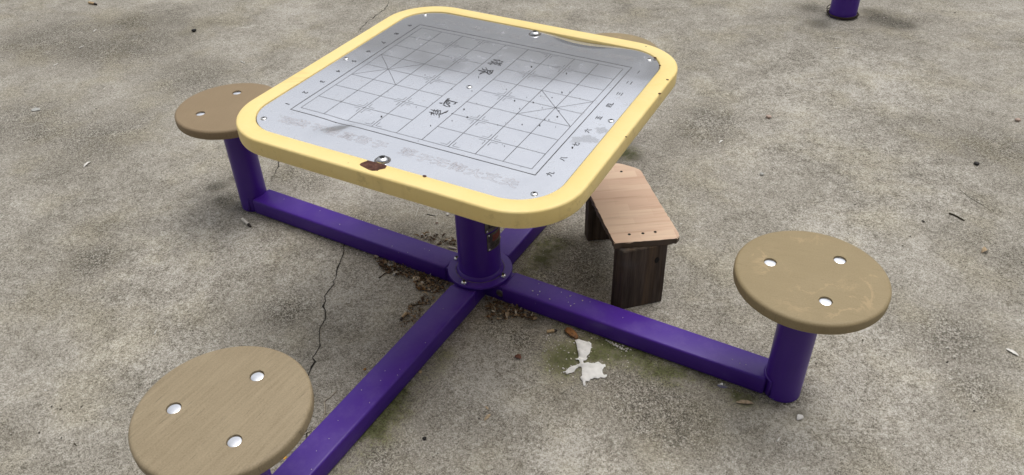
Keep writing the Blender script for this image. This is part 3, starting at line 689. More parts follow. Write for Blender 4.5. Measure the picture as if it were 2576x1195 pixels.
k0 = 0
for cnt in RIVERCOUNT:
    bm = bmesh.new()
    for si, stroke in enumerate(RIVER[k0:k0+cnt]):
        prev = None
        for q in stroke:
            a, b = (q[0]*1e-4, q[1]*1e-4), (q[2]*1e-4, q[3]*1e-4)
            lift = LIFT + 0.00012*(si % 6)
            cur = (bm.verts.new(T(*a, hz(*a)+lift)), bm.verts.new(T(*b, hz(*b)+lift)))
            if prev: bm.faces.new((prev[0], prev[1], cur[1], cur[0]))
            prev = cur
    k0 += cnt
    obj('river_character', bm, M['ink'], plate)

def glyphs(items, outline=0.0):
    """items: (text, u, v, rotation, width, height) -> one bmesh lying on the board"""
    out = bmesh.new()
    for txt, u, v, rot, w, h in items:
        cu = bpy.data.curves.new('glyph', 'FONT')
        cu.body = txt; cu.align_x = 'CENTER'; cu.align_y = 'CENTER'; cu.size = 1.0
        cu.resolution_u = 4
        if outline:
            cu.offset = 0.022; cu.fill_mode = 'NONE'; cu.bevel_depth = outline/h; cu.bevel_resolution = 0
        ob = bpy.data.objects.new('glyph', cu); col.objects.link(ob)
        dg = bpy.context.evaluated_depsgraph_get()
        me = bpy.data.meshes.new_from_object(ob.evaluated_get(dg), depsgraph=dg)
        bpy.data.objects.remove(ob); bpy.data.curves.remove(cu)
        if len(me.vertices):
            co = np.array([x.co[:] for x in me.vertices])
            lo, hi = co.min(0), co.max(0)
            cx, cy = (lo+hi)[:2]/2
            span = max(hi[0]-lo[0], 1e-3), max(hi[1]-lo[1], 1e-3)
            sx = w; sy = h
            c, s = math.cos(rot), math.sin(rot)
            vs = []
            for p in co:
                x, y = (p[0]-cx)*sx, (p[1]-cy)*sy
                uu, vv = u + x*c - y*s, v + x*s + y*c
                vs.append(out.verts.new(T(uu, vv, hz(uu, vv) + LIFT + p[2]*0.3*h)))
            for f in me.polygons:
                try: out.faces.new([vs[i] for i in f.vertices])
                except ValueError: pass
        bpy.data.meshes.remove(me)
    return out

it = [(str(j+1), -0.4155, GV[j], R(-90), 0.027, 0.022) for j in range(9)]
it += [(c, 0.4165, GV[8-j], R(90), 0.0225, 0.020) for j, c in enumerate('一二三四五六七八九')]
for q in it: obj('numeral', glyphs([q]), M['ink'], plate)
motto = '观棋不语真君子落子无悔大丈夫'
for c, (u, v) in zip(motto, MOTTO):
    obj('motto_character', glyphs([(c, u, v, R(-2), 0.047, 0.037)], 0.00023), M['etch'], plate)
for c, (u, v) in zip(motto, MOTTO):
    obj('motto_character', glyphs([(c, -u, -v+0.004, R(178), 0.046, 0.036)], 0.0002), M['etch_faint'], plate)

def dome(r, h, sock, depth=0.0, n=24):
    bm = bmesh.new()
    prof = [(r*0.98, -0.002), (r, 0.0)]
    for k in range(1, 7):
        a = R(90*k/6 * 0.93); prof.append((r*math.cos(a), h*math.sin(a)))
    prof.append((sock, h)); prof.append((sock*0.92, h-0.5*h)); prof.append((0, h-0.5*h))
    lathe(bm, prof, n)
    for f in bm.faces:
        if max(math.hypot(v.co.x, v.co.y) for v in f.verts) < sock*1.02: f.material_index = 1
    return bm
def tilt(o): 
    o.rotation_euler = Matrix((TU.normalized(), TN.cross(TU).normalized(), TN)).transposed().to_euler()
riv0 = obj('rivet', dome(0.0092, 0.0036, 0.0030), [M['rivetsteel'], M['socket']], plate, smooth=50)
for i, (u, v) in enumerate(RIVETS):
    o = riv0
    if i: o = riv0.copy(); link(o, plate)
    o.location = T(u, v, hz(u, v)+0.0004); tilt(o)
bb0 = obj('dome_bolt', dome(0.0172, 0.0105, 0.0070), [M['rivetsteel'], M['socket']], plate, smooth=50)
for i, (u, v) in enumerate(BIGBOLTS):
    o = bb0
    if i: o = bb0.copy(); link(o, plate)
    o.location = T(u, v, hz(u, v)+0.0004); tilt(o)
    bm = bmesh.new(); lathe(bm, [(0.0, 0.0), (0.0205, 0.0), (0.0215, -0.0006)], 28)
    w = obj('bolt_grime', bm, M['grout2'], plate); w.location = T(u, v, hz(u, v)+0.0007); tilt(w)

# --- column, flange, hub ---------------------------------------------
HA = P['ha']; AW = P['aw']
bm = bmesh.new()
lathe(bm, [(0.0735, HA+0.008), (0.0735, 0.718)], 72)
colm = obj('column', bm, M['purple'], table, smooth=180)
bm = bmesh.new()
RW = 0.0785
for k in range(72):
    pass
lathe(bm, [(0.074, HA+0.0245), (0.0775, HA+0.022), (0.0805, HA+0.016), (0.083, HA+0.0105)], 72)
obj('weld_bead', bm, M['purple'], colm, smooth=180)
bm = bmesh.new()
lathe(bm, [(0.0, HA+0.002), (0.1115, HA+0.002), (0.1125, HA+0.004), (0.1125, HA+0.0092), (0.1112, HA+0.0108), (0.0, HA+0.0108)], 80)
flange = obj('base_flange', bm, M['purple'], table, smooth=40)
bm = bmesh.new()
lathe(bm, [(0.0822, HA+0.0112), (0.0835, HA+0.0118), (0.0855, HA+0.0112)], 80)
obj('grime_ring', bm, M['grout'], flange)
fb0 = obj('flange_bolt', dome(0.0105, 0.009, 0.0055), [M['chrome'], M['socket']], flange, smooth=50)
for k in range(4):
    o = fb0
    if k: o = fb0.copy(); link(o, flange)
    a = R(-92+90*k)
    o.location = (0.0965*math.cos(a)-0.002, 0.0965*math.sin(a), HA+0.0112)
bm = bmesh.new()
box(bm, -0.16, 0.16, -AW+0.0035, AW-0.0035, G+0.001, HA-0.003, 0.004)
box(bm, -AW+0.0035, AW-0.0035, -0.16, 0.16, G+0.001, HA-0.0035, 0.004)
hub = obj('arm_hub', bm, M['purple'], table, smooth=40)
bm = bmesh.new(); lathe(bm, [(0.0145, -0.002), (0.0145, 0.0015), (0.012, 0.0028), (0.003, 0.0022), (0, 0.0012)], 28)
hs_ = obj('hub_screw', bm, M['dullsteel'], hub, loc=(0.104, -AW+0.0035, 0.024), smooth=50)
hs_.rotation_euler = (R(90), 0, 0)

# --- nameplates -----------------------------------------------------
def curved(bm, r, a0, a1, z0, z1, n=16, mi=0):
    prev = None
    for k in range(n+1):
        a = R(a0+(a1-a0)*k/n)
        cur = (bm.verts.new((r*math.cos(a), r*math.sin(a), z0)), bm.verts.new((r*math.cos(a), r*math.sin(a), z1)))
        if prev:
            f = bm.faces.new((prev[0], cur[0], cur[1], prev[1])); f.material_index = mi
        prev = cur
for a0, z0, z1, red in ((-34, 0.186, 0.255, True), (-38, 0.262, 0.35, False)):
    bm = bmesh.new()
    curved(bm, 0.0746, a0, a0+72, z0, z1)
    curved(bm, 0.0738, a0-1, a0+73, z0-0.001, z1+0.001, mi=1)
    npl = obj('nameplate', bm, [M['nameplate'], M['hole']], colm, smooth=60)
    bm = bmesh.new()
    if red:
        curved(bm, 0.0750, a0+16, a0+52, z0+0.034, z1-0.010, mi=0)
        for k, (b0, b1) in enumerate(((6, 20), (24, 46), (6, 18), (26, 50), (8, 16), (28, 44))):
            zz = z0+0.008+0.006*(k//2)+0.002*(k % 2)
            curved(bm, 0.0750, a0+b0, a0+b1, zz, zz+0.0022, 6, mi=1)
    else:
        curved(bm, 0.0750, a0+10, a0+12, z0+0.018, z1-0.005, 2, mi=1)
        curved(bm, 0.0750, a0+10, a0+60, z0+0.016, z0+0.0185, 8, mi=1)
        for k in range(4): curved(bm, 0.0750, a0+18, a0+50, z0+0.028+0.011*k, z0+0.032+0.011*k, 6, mi=1)
    obj('plate_print', bm, [M['redprint'], M['hole']], npl)
    for zc in ((z0+0.006, z1-0.006) if red else (z0+0.006,)):
        for aa in (a0+5, a0+67):
            bm = bmesh.new(); lathe(bm, [(0.0034, 0), (0.0034, 0.001), (0.0024, 0.0018), (0.001, 0.0014), (0, 0.0006)], 14)
            rv = obj('plate_rivet', bm, M['chrome'], npl, loc=(0.0745*math.cos(R(aa)), 0.0745*math.sin(R(aa)), zc), smooth=50)
            rv.rotation_euler = (0, R(90), R(aa))

# --- arms, posts, seats ----------------------------------------------
PR = 0.0545
HS, RS, ST = P['hs'], P['rs'], P['st']
def arm_bm(L):
    bm = bmesh.new()
    box(bm, 0.112, L-PR+0.012, -AW, AW, G+0.0015, HA, 0.0075, 4)
    # flare where the tube is welded to the post
    return bm
def post_bm():
    bm = bmesh.new()
    lathe(bm, [(0, G+0.0005), (PR-0.003, G+0.0005), (PR, G+0.004), (PR, HS-ST-0.012)], 56)
    lathe(bm, [(0.118, HS-ST-0.010), (0.12, HS-ST-0.008), (0.12, HS-ST-0.0012), (0.0, HS-ST-0.0012)], 56)
    lathe(bm, [(PR, HS-ST-0.012), (0.118, HS-ST-0.0101)], 56)
    return bm

# one seat mesh with three counterbored bolt holes
def seat_mesh():
    bm = bmesh.new()
    e = 0.011
    prof = [(0, 0), (RS-e, 0)]
    for k in range(1, 6):
        a = R(90*k/5); prof.append((RS-e+e*math.sin(a), -e*0.85*(1-math.cos(a))))
    for k in range(0, 5):
        a = R(90*k/4); prof.append((RS-0.009*(1-math.cos(a)), -ST+0.010-0.010*math.sin(a)))
    prof.append((0, -ST))
    lathe(bm, prof, 112)
    bmesh.ops.recalc_face_normals(bm, faces=bm.faces)
    me = bpy.data.meshes.new('seat'); bm.to_mesh(me); bm.free()
    so = bpy.data.objects.new('seat_tmp', me); col.objects.link(so)
    bm = bmesh.new()
    for k in range(3):
        a = R(30+120*k)
        rr = lathe(bm, [(0, -0.0075), (0.0172, -0.0075), (0.0172, 0.004), (0, 0.004)], 32, P['rb']*math.cos(a), P['rb']*math.sin(a))
    bmesh.ops.recalc_face_normals(bm, faces=bm.faces)
    mc = bpy.data.meshes.new('cut'); bm.to_mesh(mc); bm.free()
    co = bpy.data.objects.new('cut', mc); col.objects.link(co)
    md = so.modifiers.new('b', 'BOOLEAN'); md.object = co; md.operation = 'DIFFERENCE'; md.solver = 'EXACT'
    dg = bpy.context.evaluated_depsgraph_get()
    res = bpy.data.meshes.new_from_object(so.evaluated_get(dg), depsgraph=dg)
    bpy.data.objects.remove(so); bpy.data.objects.remove(co)
    res.materials.clear()
    return res
SEAT = seat_mesh(); SEAT.name = 'seat'
shade_angle(SEAT, 35)
def bolt_mesh():
    bm = bmesh.new()
    prof = [(0.0168, -0.0072), (0.0167, -0.0036)]
    for k in range(1, 7):
        a = R(90*k/6); prof.append((0.0167*math.cos(a), -0.0036+0.0032*math.sin(a)))
    prof[-1] = (0, -0.0004)
    lathe(bm, prof, 28)
    bmesh.ops.recalc_face_normals(bm, faces=bm.faces)
    me = bpy.data.meshes.new('seat_bolt'); bm.to_mesh(me); bm.free(); me.shade_smooth(); me.materials.append(M['chrome'])
    return me
BOLT = bolt_mesh()
for key, L, ang, ph, smat, lab in (('R', P['L'], 0, P['phR'], 'seat_right', 'tan wooden seat with pale water marks'),
                                    ('B', P['LB'], 90, 0.3, 'seat_right', None),
                                    ('L', P['LL'], 180, P['phL']+R(30), 'seat_left', 'browner worn wooden seat'),
                                    ('F', P['LF'], 270, P['phF']+R(30), 'seat_front', 'tan wooden seat with strong diagonal grain')):
    a = R(ang); x, y = L*math.cos(a), L*math.sin(a)
    arm = obj('arm', arm_bm(L), M['purple'], table, rotz=a, smooth=40)
    obj('seat_post', post_bm(), M['purple'], table, loc=(x, y, 0), smooth=40)
    bm = bmesh.new()     # weld bead between arm and post
    ring = []
    for k in range(25):
        t = -AW*0.98 + 2*AW*0.98*k/24
        xx = L - math.sqrt(max(PR**2 - t*t, 1e-6)) - 0.001
        ring.append((xx, t, HA+0.0005))
    tube(bm, [(L-math.sqrt(max(PR**2-AW**2, 1e-6))-0.002, -AW-0.001, G+0.01)] + ring + [(L-math.sqrt(max(PR**2-AW**2, 1e-6))-0.002, AW+0.001, G+0.01)], 0.0045, n=8)
    obj('weld_bead', bm, M['purple'], arm, rotz=a, smooth=180)
    me = SEAT.copy()
    s = obj_me('seat', me, M[smat], table, loc=(x, y, HS), rotz=ph)
    if lab: s['label'] = lab
    for k in range(3):
        b = R(30+120*k)
        o = bpy.data.objects.new('seat_bolt', BOLT); col.objects.link(o); o.parent = s
        o.location = (P['rb']*math.cos(b), P['rb']*math.sin(b), 0)

# ------------------------------------------------------------------ the home-made stool
A, B = Vector((*STOOL_TOP[0], 0)), Vector((*STOOL_TOP[1], 0))
stool = empty('wooden_stool', (0.40, 0.33, G), 'small home made stool of pale plywood on two dark timber legs beside the table', 'stool')
full = STOOL_TOP + [(0.205, 0.532), (0.172, 0.462), (0.186, 0.412)]
ctr = Vector((0.40, 0.33, 0)); angb = math.atan2(B.y-A.y, B.x-A.x)
mi_ = Matrix.Rotation(-angb, 3, 'Z')
loc_poly = []
for i, p in enumerate(full):
    q = full[(i+1) % len(full)]
    a, b = mi_ @ (Vector((*p, 0))-ctr), mi_ @ (Vector((*q, 0))-ctr)
    n = max(1, int((b-a).length/0.012))
    for k in range(n):
        v = a.lerp(b, k/n)
        if k: v += Vector((random.uniform(-1, 1), random.uniform(-1, 1), 0))*0.0013
        loc_poly.append((v.x, v.y))
bm = bmesh.new()
top = prism(bm, loc_poly, 0.238, 0.260)
bmesh.ops.bevel(bm, geom=list(top.edges), offset=0.0022, segments=2, affect='EDGES')
for v in bm.verts:
    if v.co.z < 0.245:
        v.co.x += random.uniform(-1, 1)*0.0025; v.co.y += random.uniform(-1, 1)*0.0025
board = obj('seat_board', bm, M['board'], stool, loc=(ctr.x, ctr.y, 0), rotz=angb, smooth=35)
for hx, hy in STOOL_HOLES:
    bm = bmesh.new(); lathe(bm, [(0.0052, 0), (0.0046, 0.0006), (0.0, 0.0004)], 14)
    q = mi_ @ (Vector((hx, hy, 0))-ctr)
    o = obj('screw_head', bm, M['hole']); o.parent = board; o.location = (q.x, q.y, 0.2602)
def leg(poly, name='leg'):
    bm = bmesh.new()
    prism(bm, poly, G+0.0005, 0.2375)
    bmesh.ops.bevel(bm, geom=[e for e in bm.edges], offset=0.002, segments=2, affect='EDGES')
    es = [e for e in bm.edges if abs(e.verts[0].co.z-e.verts[1].co.z) > 0.1]
    bmesh.ops.subdivide_edges(bm, edges=es, cuts=8)
    for v in bm.verts: v.co += Vector((noise.noise(v.co*14), noise.noise(v.co*14+Vector((5, 1, 2))), 0))*0.0015
    return obj(name, bm, M['oldwood'], stool, smooth=35)
lg = leg([(0.487, 0.103), (0.594, 0.2095), (0.560, 0.241), (0.446, 0.112)])
bm = bmesh.new()   # open seam between the two pieces of the front leg
s0 = Vector((0.5415, 0.1615, 0)); nrm = Vector((0.707, -0.707, 0))
p0 = s0 + nrm*0.0012
tube(bm, [(p0.x, p0.y, 0.236), (p0.x+.001, p0.y+.001, 0.12), (p0.x-.003, p0.y-.003, G+0.004)], 0.0018, 0.0012, 6)
obj('seam', bm, M['hole'], lg)
bm = bmesh.new(); lathe(bm, [(0, 0.0012), (0.006, 0.0008), (0.0085, -0.0006)], 16)
kn = obj('knot', bm, M['hole'], lg, loc=(0.570, 0.1845, 0.178)); kn.rotation_euler = (R(90), 0, R(45)); kn.scale = (1, 1.5, 1)
leg([(0.2263, 0.4024), (0.300, 0.454), (0.262, 0.498), (0.193, 0.445)])

# ------------------------------------------------------------------ second post in the background
px_, py_ = 0.626, 3.132
bp = empty('steel_post', (px_, py_, G), 'round purple steel post standing alone near the back with rusty wire at its foot', 'post')
bm = bmesh.new(); lathe(bm, [(0, G+0.0005), (0.078, G+0.0005), (0.078, 0.86)], 56)
obj('shaft', bm, M['purple'], bp, loc=(px_, py_, 0), smooth=60)
bm = bmesh.new(); lathe(bm, [(0.0795, 0.858), (0.0795, 0.866), (0.06, 0.882), (0, 0.89)], 56)
obj('cap', bm, M['purple'], bp, loc=(px_, py_, 0), smooth=60)
bm = bmesh.new()
for q in range(3):
    pts = []
    for k in range(41):
        a = 2*math.pi*k/40
        rr = 0.0835 + 0.004*math.sin(3*a+q*2) + 0.002*q
        pts.append((px_+rr*math.cos(a), py_+rr*math.sin(a), G+0.006+0.006*q+0.004*math.sin(2*a+q)))
    tube(bm, pts, 0.0028, n=6)
tube(bm, spline([(px_-.083, py_-.01, G+.012), (px_-.096, py_+.01, G+.03), (px_-.08, py_+.03, G+.045)]), 0.0025, n=6)
tag(obj('wire_coil', bm, M['wire']), 'rusty wire wound round the foot of the background post', 'wire')

# ------------------------------------------------------------------ litter
def butt(name, key, r, mat, label, cat='cigarette butt', end=True):
    a, b = Vector((*LIT[key][0], G+r)), Vector((*LIT[key][-1], G+r))
    root = empty(name, (a+b)/2 - Vector((0, 0, r)), label, cat)
    m = a.lerp(b, 0.72)
    bm = bmesh.new(); tube(bm, [a, a.lerp(m, .5)+Vector((0, 0, .0004)), m], r, r*0.97, 12)
    obj('filter', bm, mat, root, smooth=50)
    bm = bmesh.new(); tube(bm, [m, b.lerp(m, .4)+Vector((0, 0, -.0006)), b+Vector((0, 0, -r*.3))], r*0.95, r*0.62, 12)
    obj('charred_end', bm, M['ash'] if end else mat, root, smooth=50)

def stick(name, key, r0, r1, mat, label, cat='twig', z=None, lift=0.0):
    pts = spline([(*p, G+r0+lift) for p in LIT[key]], 5)
    for i, p in enumerate(pts[1:-1]):
        p += Vector((random.uniform(-1, 1), random.uniform(-1, 1), 0))*r0*0.4
    bm = bmesh.new(); tube(bm, pts, r0, r1, 7)
    return tag(obj(name, bm, mat, smooth=60), label, cat)

def chip(name, key, thick, mat, label, cat, poly=None):
    poly = poly or LIT[key]
    bm = bmesh.new(); prism(bm, poly, G+0.001, G+0.001+thick)
    return tag(obj(name, bm, mat), label, cat)

def leaf(name, key, w, mat, label, cat='leaf', curl=0.35):
    a, b = [Vector((*p, 0)) for p in (LIT[key][0], LIT[key][-1])]
    d = b-a; s = Vector((-d.y, d.x, 0)).normalized()
    bm = bmesh.new(); rows = []
    n = 8
    for i in range(n+1):
        t = i/n
        ww = w/2*math.sin(math.pi*min(1, max(0, t*0.94+0.04)))**0.8 * (1+random.uniform(-.12, .12))
        zc = G+0.002 + 0.35*w*curl*math.sin(math.pi*t)
        p = a+d*t
        rows.append([bm.verts.new(p + s*ww*k + Vector((0, 0, zc + abs(k)*ww*curl + random.uniform(0, .0006)))) for k in (-1, -0.5, 0, 0.5, 1)])
    for r1, r2 in zip(rows, rows[1:]):
        for k in range(4): bm.faces.new((r1[k], r1[k+1], r2[k+1], r2[k]))
    return tag(obj(name, bm, mat, smooth=60), label, cat)

def pebble(name, key, r, mat, label, cat='pebble', sq=0.6):
    x, y = LIT[key][0]
    bm = bmesh.new(); bmesh.ops.create_icosphere(bm, subdivisions=2, radius=r)
    off = Vector((x*31, y*17, 3))
    for v in bm.verts:
        v.co *= 1+0.28*noise.noise(v.co/r*0.9+off); v.co.z *= sq
    return tag(obj(name, bm, mat, loc=(x, y, G+r*sq*0.9), smooth=60), label, cat)

# torn tissue: one crumpled sheet cut to its ragged outline
def tissue():
    bm = bmesh.new()
    vs = [bm.verts.new((x, y, 0)) for x, y in TISSUE]
    es = [bm.edges.new((vs[i], vs[(i+1) % len(vs)])) for i in range(len(vs))]
    bmesh.ops.triangle_fill(bm, edges=es, use_beauty=True)
    for _ in range(4):
        long = [e for e in bm.edges if e.calc_length() > 0.008]
        if not long: break
        bmesh.ops.subdivide_edges(bm, edges=long, cuts=1)
        bmesh.ops.triangulate(bm, faces=[f for f in bm.faces if len(f.verts) > 3])
    for v in bm.verts:
        p = v.co.copy()
        fold = abs(noise.noise(Vector((p.x*22, p.y*30, 2))))
        fine = noise.noise(Vector((p.x*80, p.y*80, 7)))
        edge = 0.35 if v.is_boundary else 1.0
        v.co.z = G + 0.0025 + (0.016*fold + 0.004*(fine+0.6))*edge
    return tag(obj('torn_tissue', bm, M['tissue'], smooth=180), 'torn white tissue lying crumpled on mossy concrete in front of the right arm', 'tissue')
tissue()

butt('cigarette_butt', 'butt_orange', 0.0052, M['butt_orange'], 'brown orange cigarette butt lying on the leaf litter by the column')
butt('cigarette_butt', 'butt_tan', 0.0052, M['butt_tan'], 'tan cigarette butt at the lower tip of the leaf litter')
butt('cigarette_butt', 'butt_yellow', 0.005, M['butt_tan'], 'flattened yellow cigarette butt against the left arm at the upper end of the litter')
butt('cigarette_butt', 'butt_pale', 0.0055, M['butt_tan'], 'grey and tan cigarette butt beside the orange husk near the tissue')
butt('cigarette_butt', 'stub_white', 0.0042, M['butt_white'], 'slim white cigarette stub behind the column against the left arm', end=False)
butt('paper_stub', 'paper_stub', 0.006, M['butt_white'], 'white rolled paper stub on the concrete below the left seat post', 'paper stub')
butt('paper_stub', 'stub_tl', 0.008, M['butt_tan'], 'short tan stub lying on bare concrete in the far left corner', 'paper stub')

def husk():
    a, b, c = [Vector((*p, 0)) for p in LIT['pod']]
    bm = bmesh.new(); rings = []
    pts = spline([(*p, 0) for p in LIT['pod']], 6)
    n = len(pts)
    for i, p in enumerate(pts):
        t = i/(n-1); w = 0.0135*math.sin(math.pi*(0.06+0.88*t))**0.7
        tt = (pts[min(i+1, n-1)]-pts[max(i-1, 0)]).normalized(); s = Vector((-tt.y, tt.x, 0))
        rings.append([bm.verts.new(p + s*w*math.cos(R(k*30)) + Vector((0, 0, G+0.001+0.6*w*(1+math.sin(R(k*30)))*(1-0.25*math.cos(R(k*90)))))) for k in range(12)])
    for x, y in zip(rings, rings[1:]):
        for k in range(12): bm.faces.new((x[k], x[(k+1) % 12], y[(k+1) % 12], y[k]))
    bm.faces.new(rings[0][::-1]); bm.faces.new(rings[-1])
    tag(obj('seed_husk', bm, M['pod'], smooth=60), 'orange brown seed husk touching the upper end of the torn tissue', 'seed husk')
husk()

def curl():
    x, y = LIT['curl_shell'][0]
    pts = [(x+(0.012-0.0013*k/4)*math.cos(k*0.5), y+(0.012-0.0013*k/4)*math.sin(k*0.5), G+0.006+0.0004*k) for k in range(24)]
    bm = bmesh.new(); tube(bm, pts, 0.0038, 0.0018, 8)
    tag(obj('wood_curl', bm, M['shell'], smooth=60), 'cream curled shaving in the leaf litter beside the column', 'shaving')
curl()
x, y = LIT['round_seed'][0]
bm = bmesh.new(); lathe(bm, [(0, 0), (0.014, 0.0005), (0.0155, 0.002), (0.013, 0.004), (0.004, 0.0034), (0, 0.004)], 20)
tag(obj('seed_disc', bm, M['greyseed'], loc=(x, y, G+0.004), smooth=60), 'round grey seed disc lying flat on the leaf litter', 'seed')

stick('white_stick', 'white_chip', 0.004, 0.003, M['whitebit'], 'short white stick among the leaf litter below the left arm', 'stick')
stick('bleached_twig', 'pale_twig', 0.0028, 0.002, M['paletwig'], 'bleached forked twig beside the front arm in the litter')
stick('straw', 'dark_stick', 0.002, 0.0012, M['twig'], 'thin dark stem left of the leaf litter on bare concrete')
stick('straw', 'dark_twig2', 0.0026, 0.0018, M['twig'], 'dark brown stem pointing at the front arm below the bleached twig')
stick('white_thread', 'thread', 0.0011, 0.0011, M['whitebit'], 'curled white thread behind the left arm near the column', 'thread')
stick('straw', 'thin_stick', 0.0016, 0.001, M['black'], 'straight black stem behind the left arm under the yellow rim')
stick('straw', 'pale_stem', 0.0018, 0.0012, M['paletwig'], 'pale thin stem against the right arm beyond the orange husk')
stick('flower_stem', 'flower_stem', 0.0022, 0.0015, M['paletwig'], 'pale bent flower stem at the foot of the right arm')
stick('twig', 'twig', 0.0034, 0.0022, M['twig'], 'dark green brown twig lying on open concrete at the far right')
stick('dry_vine', 'vine', 0.0024, 0.0013, M['paletwig'], 'dry kinked vine between the front seat and the front arm')
stick('dry_vine', 'vine2', 0.0022, 0.0014, M['paletwig'], 'pale straight tendril beside the edge of the front seat')
stick('dark_fibre', 'hair', 0.0008, 0.0006, M['twig'], 'long hair thin dark fibre above the twig at the far right', 'fibre')
stick('stem_end', 'bl_stick', 0.0018, 0.001, M['twig'], 'tiny curved dark stem left of the front seat')
leaf('dry_flake', 'dry_flake', 0.007, M['redleaf'], 'small dark dry flake behind the left arm', 'leaf')
leaf('red_leaf', 'red_leaf', 0.02, M['redleaf'], 'red brown leaf scrap alone on concrete between front and right arms')
leaf('orange_leaf', 'orange_leaf', 0.014, M['pod'], 'round orange brown leaf bit under the column by the hub screw')
leaf('pale_leaf', 'leaf_pale', 0.012, M['tanleaf'], 'pale tan pointed leaf on the concrete at the lower middle')
leaf('pale_leaf', 'leaf_small', 0.007, M['tanleaf'], 'small cream seed leaf just above the pointed tan leaf')
leaf('crumpled_leaf', 'crumpled', 0.015, M['tanleaf'], 'crumpled pinkish dry leaf by the foot of the right seat post', curl=0.4)
leaf('plastic_shard', 'shard', 0.02, M['shard'], 'clear plastic shard under the right arm near its seat post', 'plastic shard', curl=0.3)
leaf('white_leaf', 'leaf_white', 0.017, M['whitebit'], 'whitish translucent leaf just in front of the right seat post')
leaf('petal', 'petal', 0.012, M['whitebit'], 'white curved petal on open concrete left of the left seat', 'petal', curl=0.6)
leaf('white_curl', 'white_curl', 0.009, M['whitebit'], 'thin white curled scrap on open concrete right of the table', 'scrap', curl=0.6)
chip('stone_chip', 'stone_chip', 0.004, M['stone'], 'flat pale stone chip on the concrete left of the left seat', 'stone chip')
chip('yellow_scrap', 'yellow', 0.002, M['yellowscrap'], 'bright orange yellow plastic scrap between front seat and front arm', 'plastic scrap')
pebble('black_pebble', 'pebble_black', 0.0065, M['black'], 'small black pebble on the concrete at the bottom middle')
pebble('tan_pebble', 'tan_seed', 0.006, M['butt_tan'], 'tan seed against the right side of the front arm', 'seed')
pebble('orange_pebble', 'orange_bit', 0.005, M['butt_orange'], 'orange seed left of the front arm', 'seed')
pebble('white_pebble', 'white_pebble', 0.007, M['whitebit'], 'white pebble behind the column under the yellow rim')
pebble('pink_pebble', 'pebble_pink', 0.013, M['pinkstone'], 'pinkish pebble on open concrete right of the table')
pebble('pink_pebble', 'pebble_peach', 0.012, M['pinkstone'], 'peach pebble near the right border of the paving')
pebble('black_seed', 'black_seed', 0.011, M['black'], 'black seed above the twig at the far right', 'seed')
pebble('black_seed', 'black_bit', 0.014, M['black'], 'black seed on bare concrete far behind the left seat', 'seed')
pebble('grey_clod', 'clod', 0.009, M['stone'], 'grey clod on open concrete right of the plywood stool', 'clod')
leaf('tan_pod', 'tan_pod', 0.02, M['tanleaf'], 'tan seed pod on the concrete right of the right seat', 'seed pod', curl=0.9)
for k, (key, lab) in enumerate((('sliver1', 'middle one of three pale wood slivers on the far left paving'), ('sliver2', 'pale wood sliver nearest the tan stub in the far left corner'),
                                ('sliver3', 'pale wood sliver nearest the flat stone chip on the left paving'), ('sliver_white', 'clean white sliver above the front seat'), ('up_white', 'white sliver in front of the background post'),
                                ('bit_white', 'short white wood chip just behind the left seat'), ('pin_white', 'white pin like sliver in front of the right seat post'))):
    stick('wood_sliver', key, 0.0032 if k in (0, 1, 2, 4, 5) else 0.0024, 0.0016, M['whitebit'], lab, 'wood sliver').__setitem__('group', 'pale slivers scattered on the concrete')
stick('white_streak', 'white_streak', 0.001, 0.0008, M['whitebit'], 'straight white fibre behind the left arm under the yellow rim', 'fibre')
leaf('paper_shred', 'shred', 0.012, M['whitebit'], 'torn white paper shred near the right border', 'paper shred')

# --- uncountable litter -----------------------------------------------
def inside(p, poly):
    x, y = p; c = False; n = len(poly)
    for i in range(n):
        (x1, y1), (x2, y2) = poly[i], poly[i-1]
        if (y1 > y) != (y2 > y) and x < (x2-x1)*(y-y1)/(y2-y1)+x1: c = not c
    return c
def sample(poly):
    xs, ys = [p[0] for p in poly], [p[1] for p in poly]
    while True:
        p = (random.uniform(min(xs), max(xs)), random.uniform(min(ys), max(ys)))
        if inside(p, poly): return p
def flake(bm, x, y, z, L, w, tiltamt=0.5):
    a = random.uniform(0, 2*math.pi)
    M3 = Matrix.Rotation(a, 3, 'Z') @ Matrix.Rotation(random.uniform(-1, 1)*tiltamt, 3, 'X') @ Matrix.Rotation(random.uniform(-1, 1)*tiltamt*.6, 3, 'Y')
    n = random.choice((4, 5, 6))
    up, dn = [], []
    for k in range(n):
        t = 2*math.pi*k/n + random.uniform(-.25, .25)
        v = Vector((L/2*math.cos(t), w/2*math.sin(t), random.uniform(0, .18)*w))
        up.append(bm.verts.new(Vector((x, y, z)) + M3 @ v)); dn.append(bm.verts.new(Vector((x, y, z-0.0007)) + M3 @ v))
    bm.faces.new(up); bm.faces.new(dn[::-1])
    for k in range(n): bm.faces.new((up[k], dn[k], dn[(k+1) % n], up[(k+1) % n]))
bm = bmesh.new()
for poly, n in ((DEBRIS_A, 1050), (DEBRIS_B, 330), (DEBRIS_C, 190)):
    for _ in range(n):
        x, y = sample(poly)
        k = random.random()
        # piles up towards the steel
        edge = min(abs(abs(y)-AW), abs(abs(x)-AW))
        if edge > 0.05 and random.random() < 0.55: continue
        if abs(x) < AW+.003 or abs(y) < AW+.003: continue
        L, w = (random.uniform(.005, .011), random.uniform(.003, .006)) if k < .72 else ((random.uniform(.012, .026), random.uniform(.0015, .003)) if k < .9 else (random.uniform(.011, .018), random.uniform(.006, .010)))
        flake(bm, x, y, G+0.003+random.random()**1.5*0.014*math.exp(-edge/0.06), L*1.15, w*1.15, 0.9)
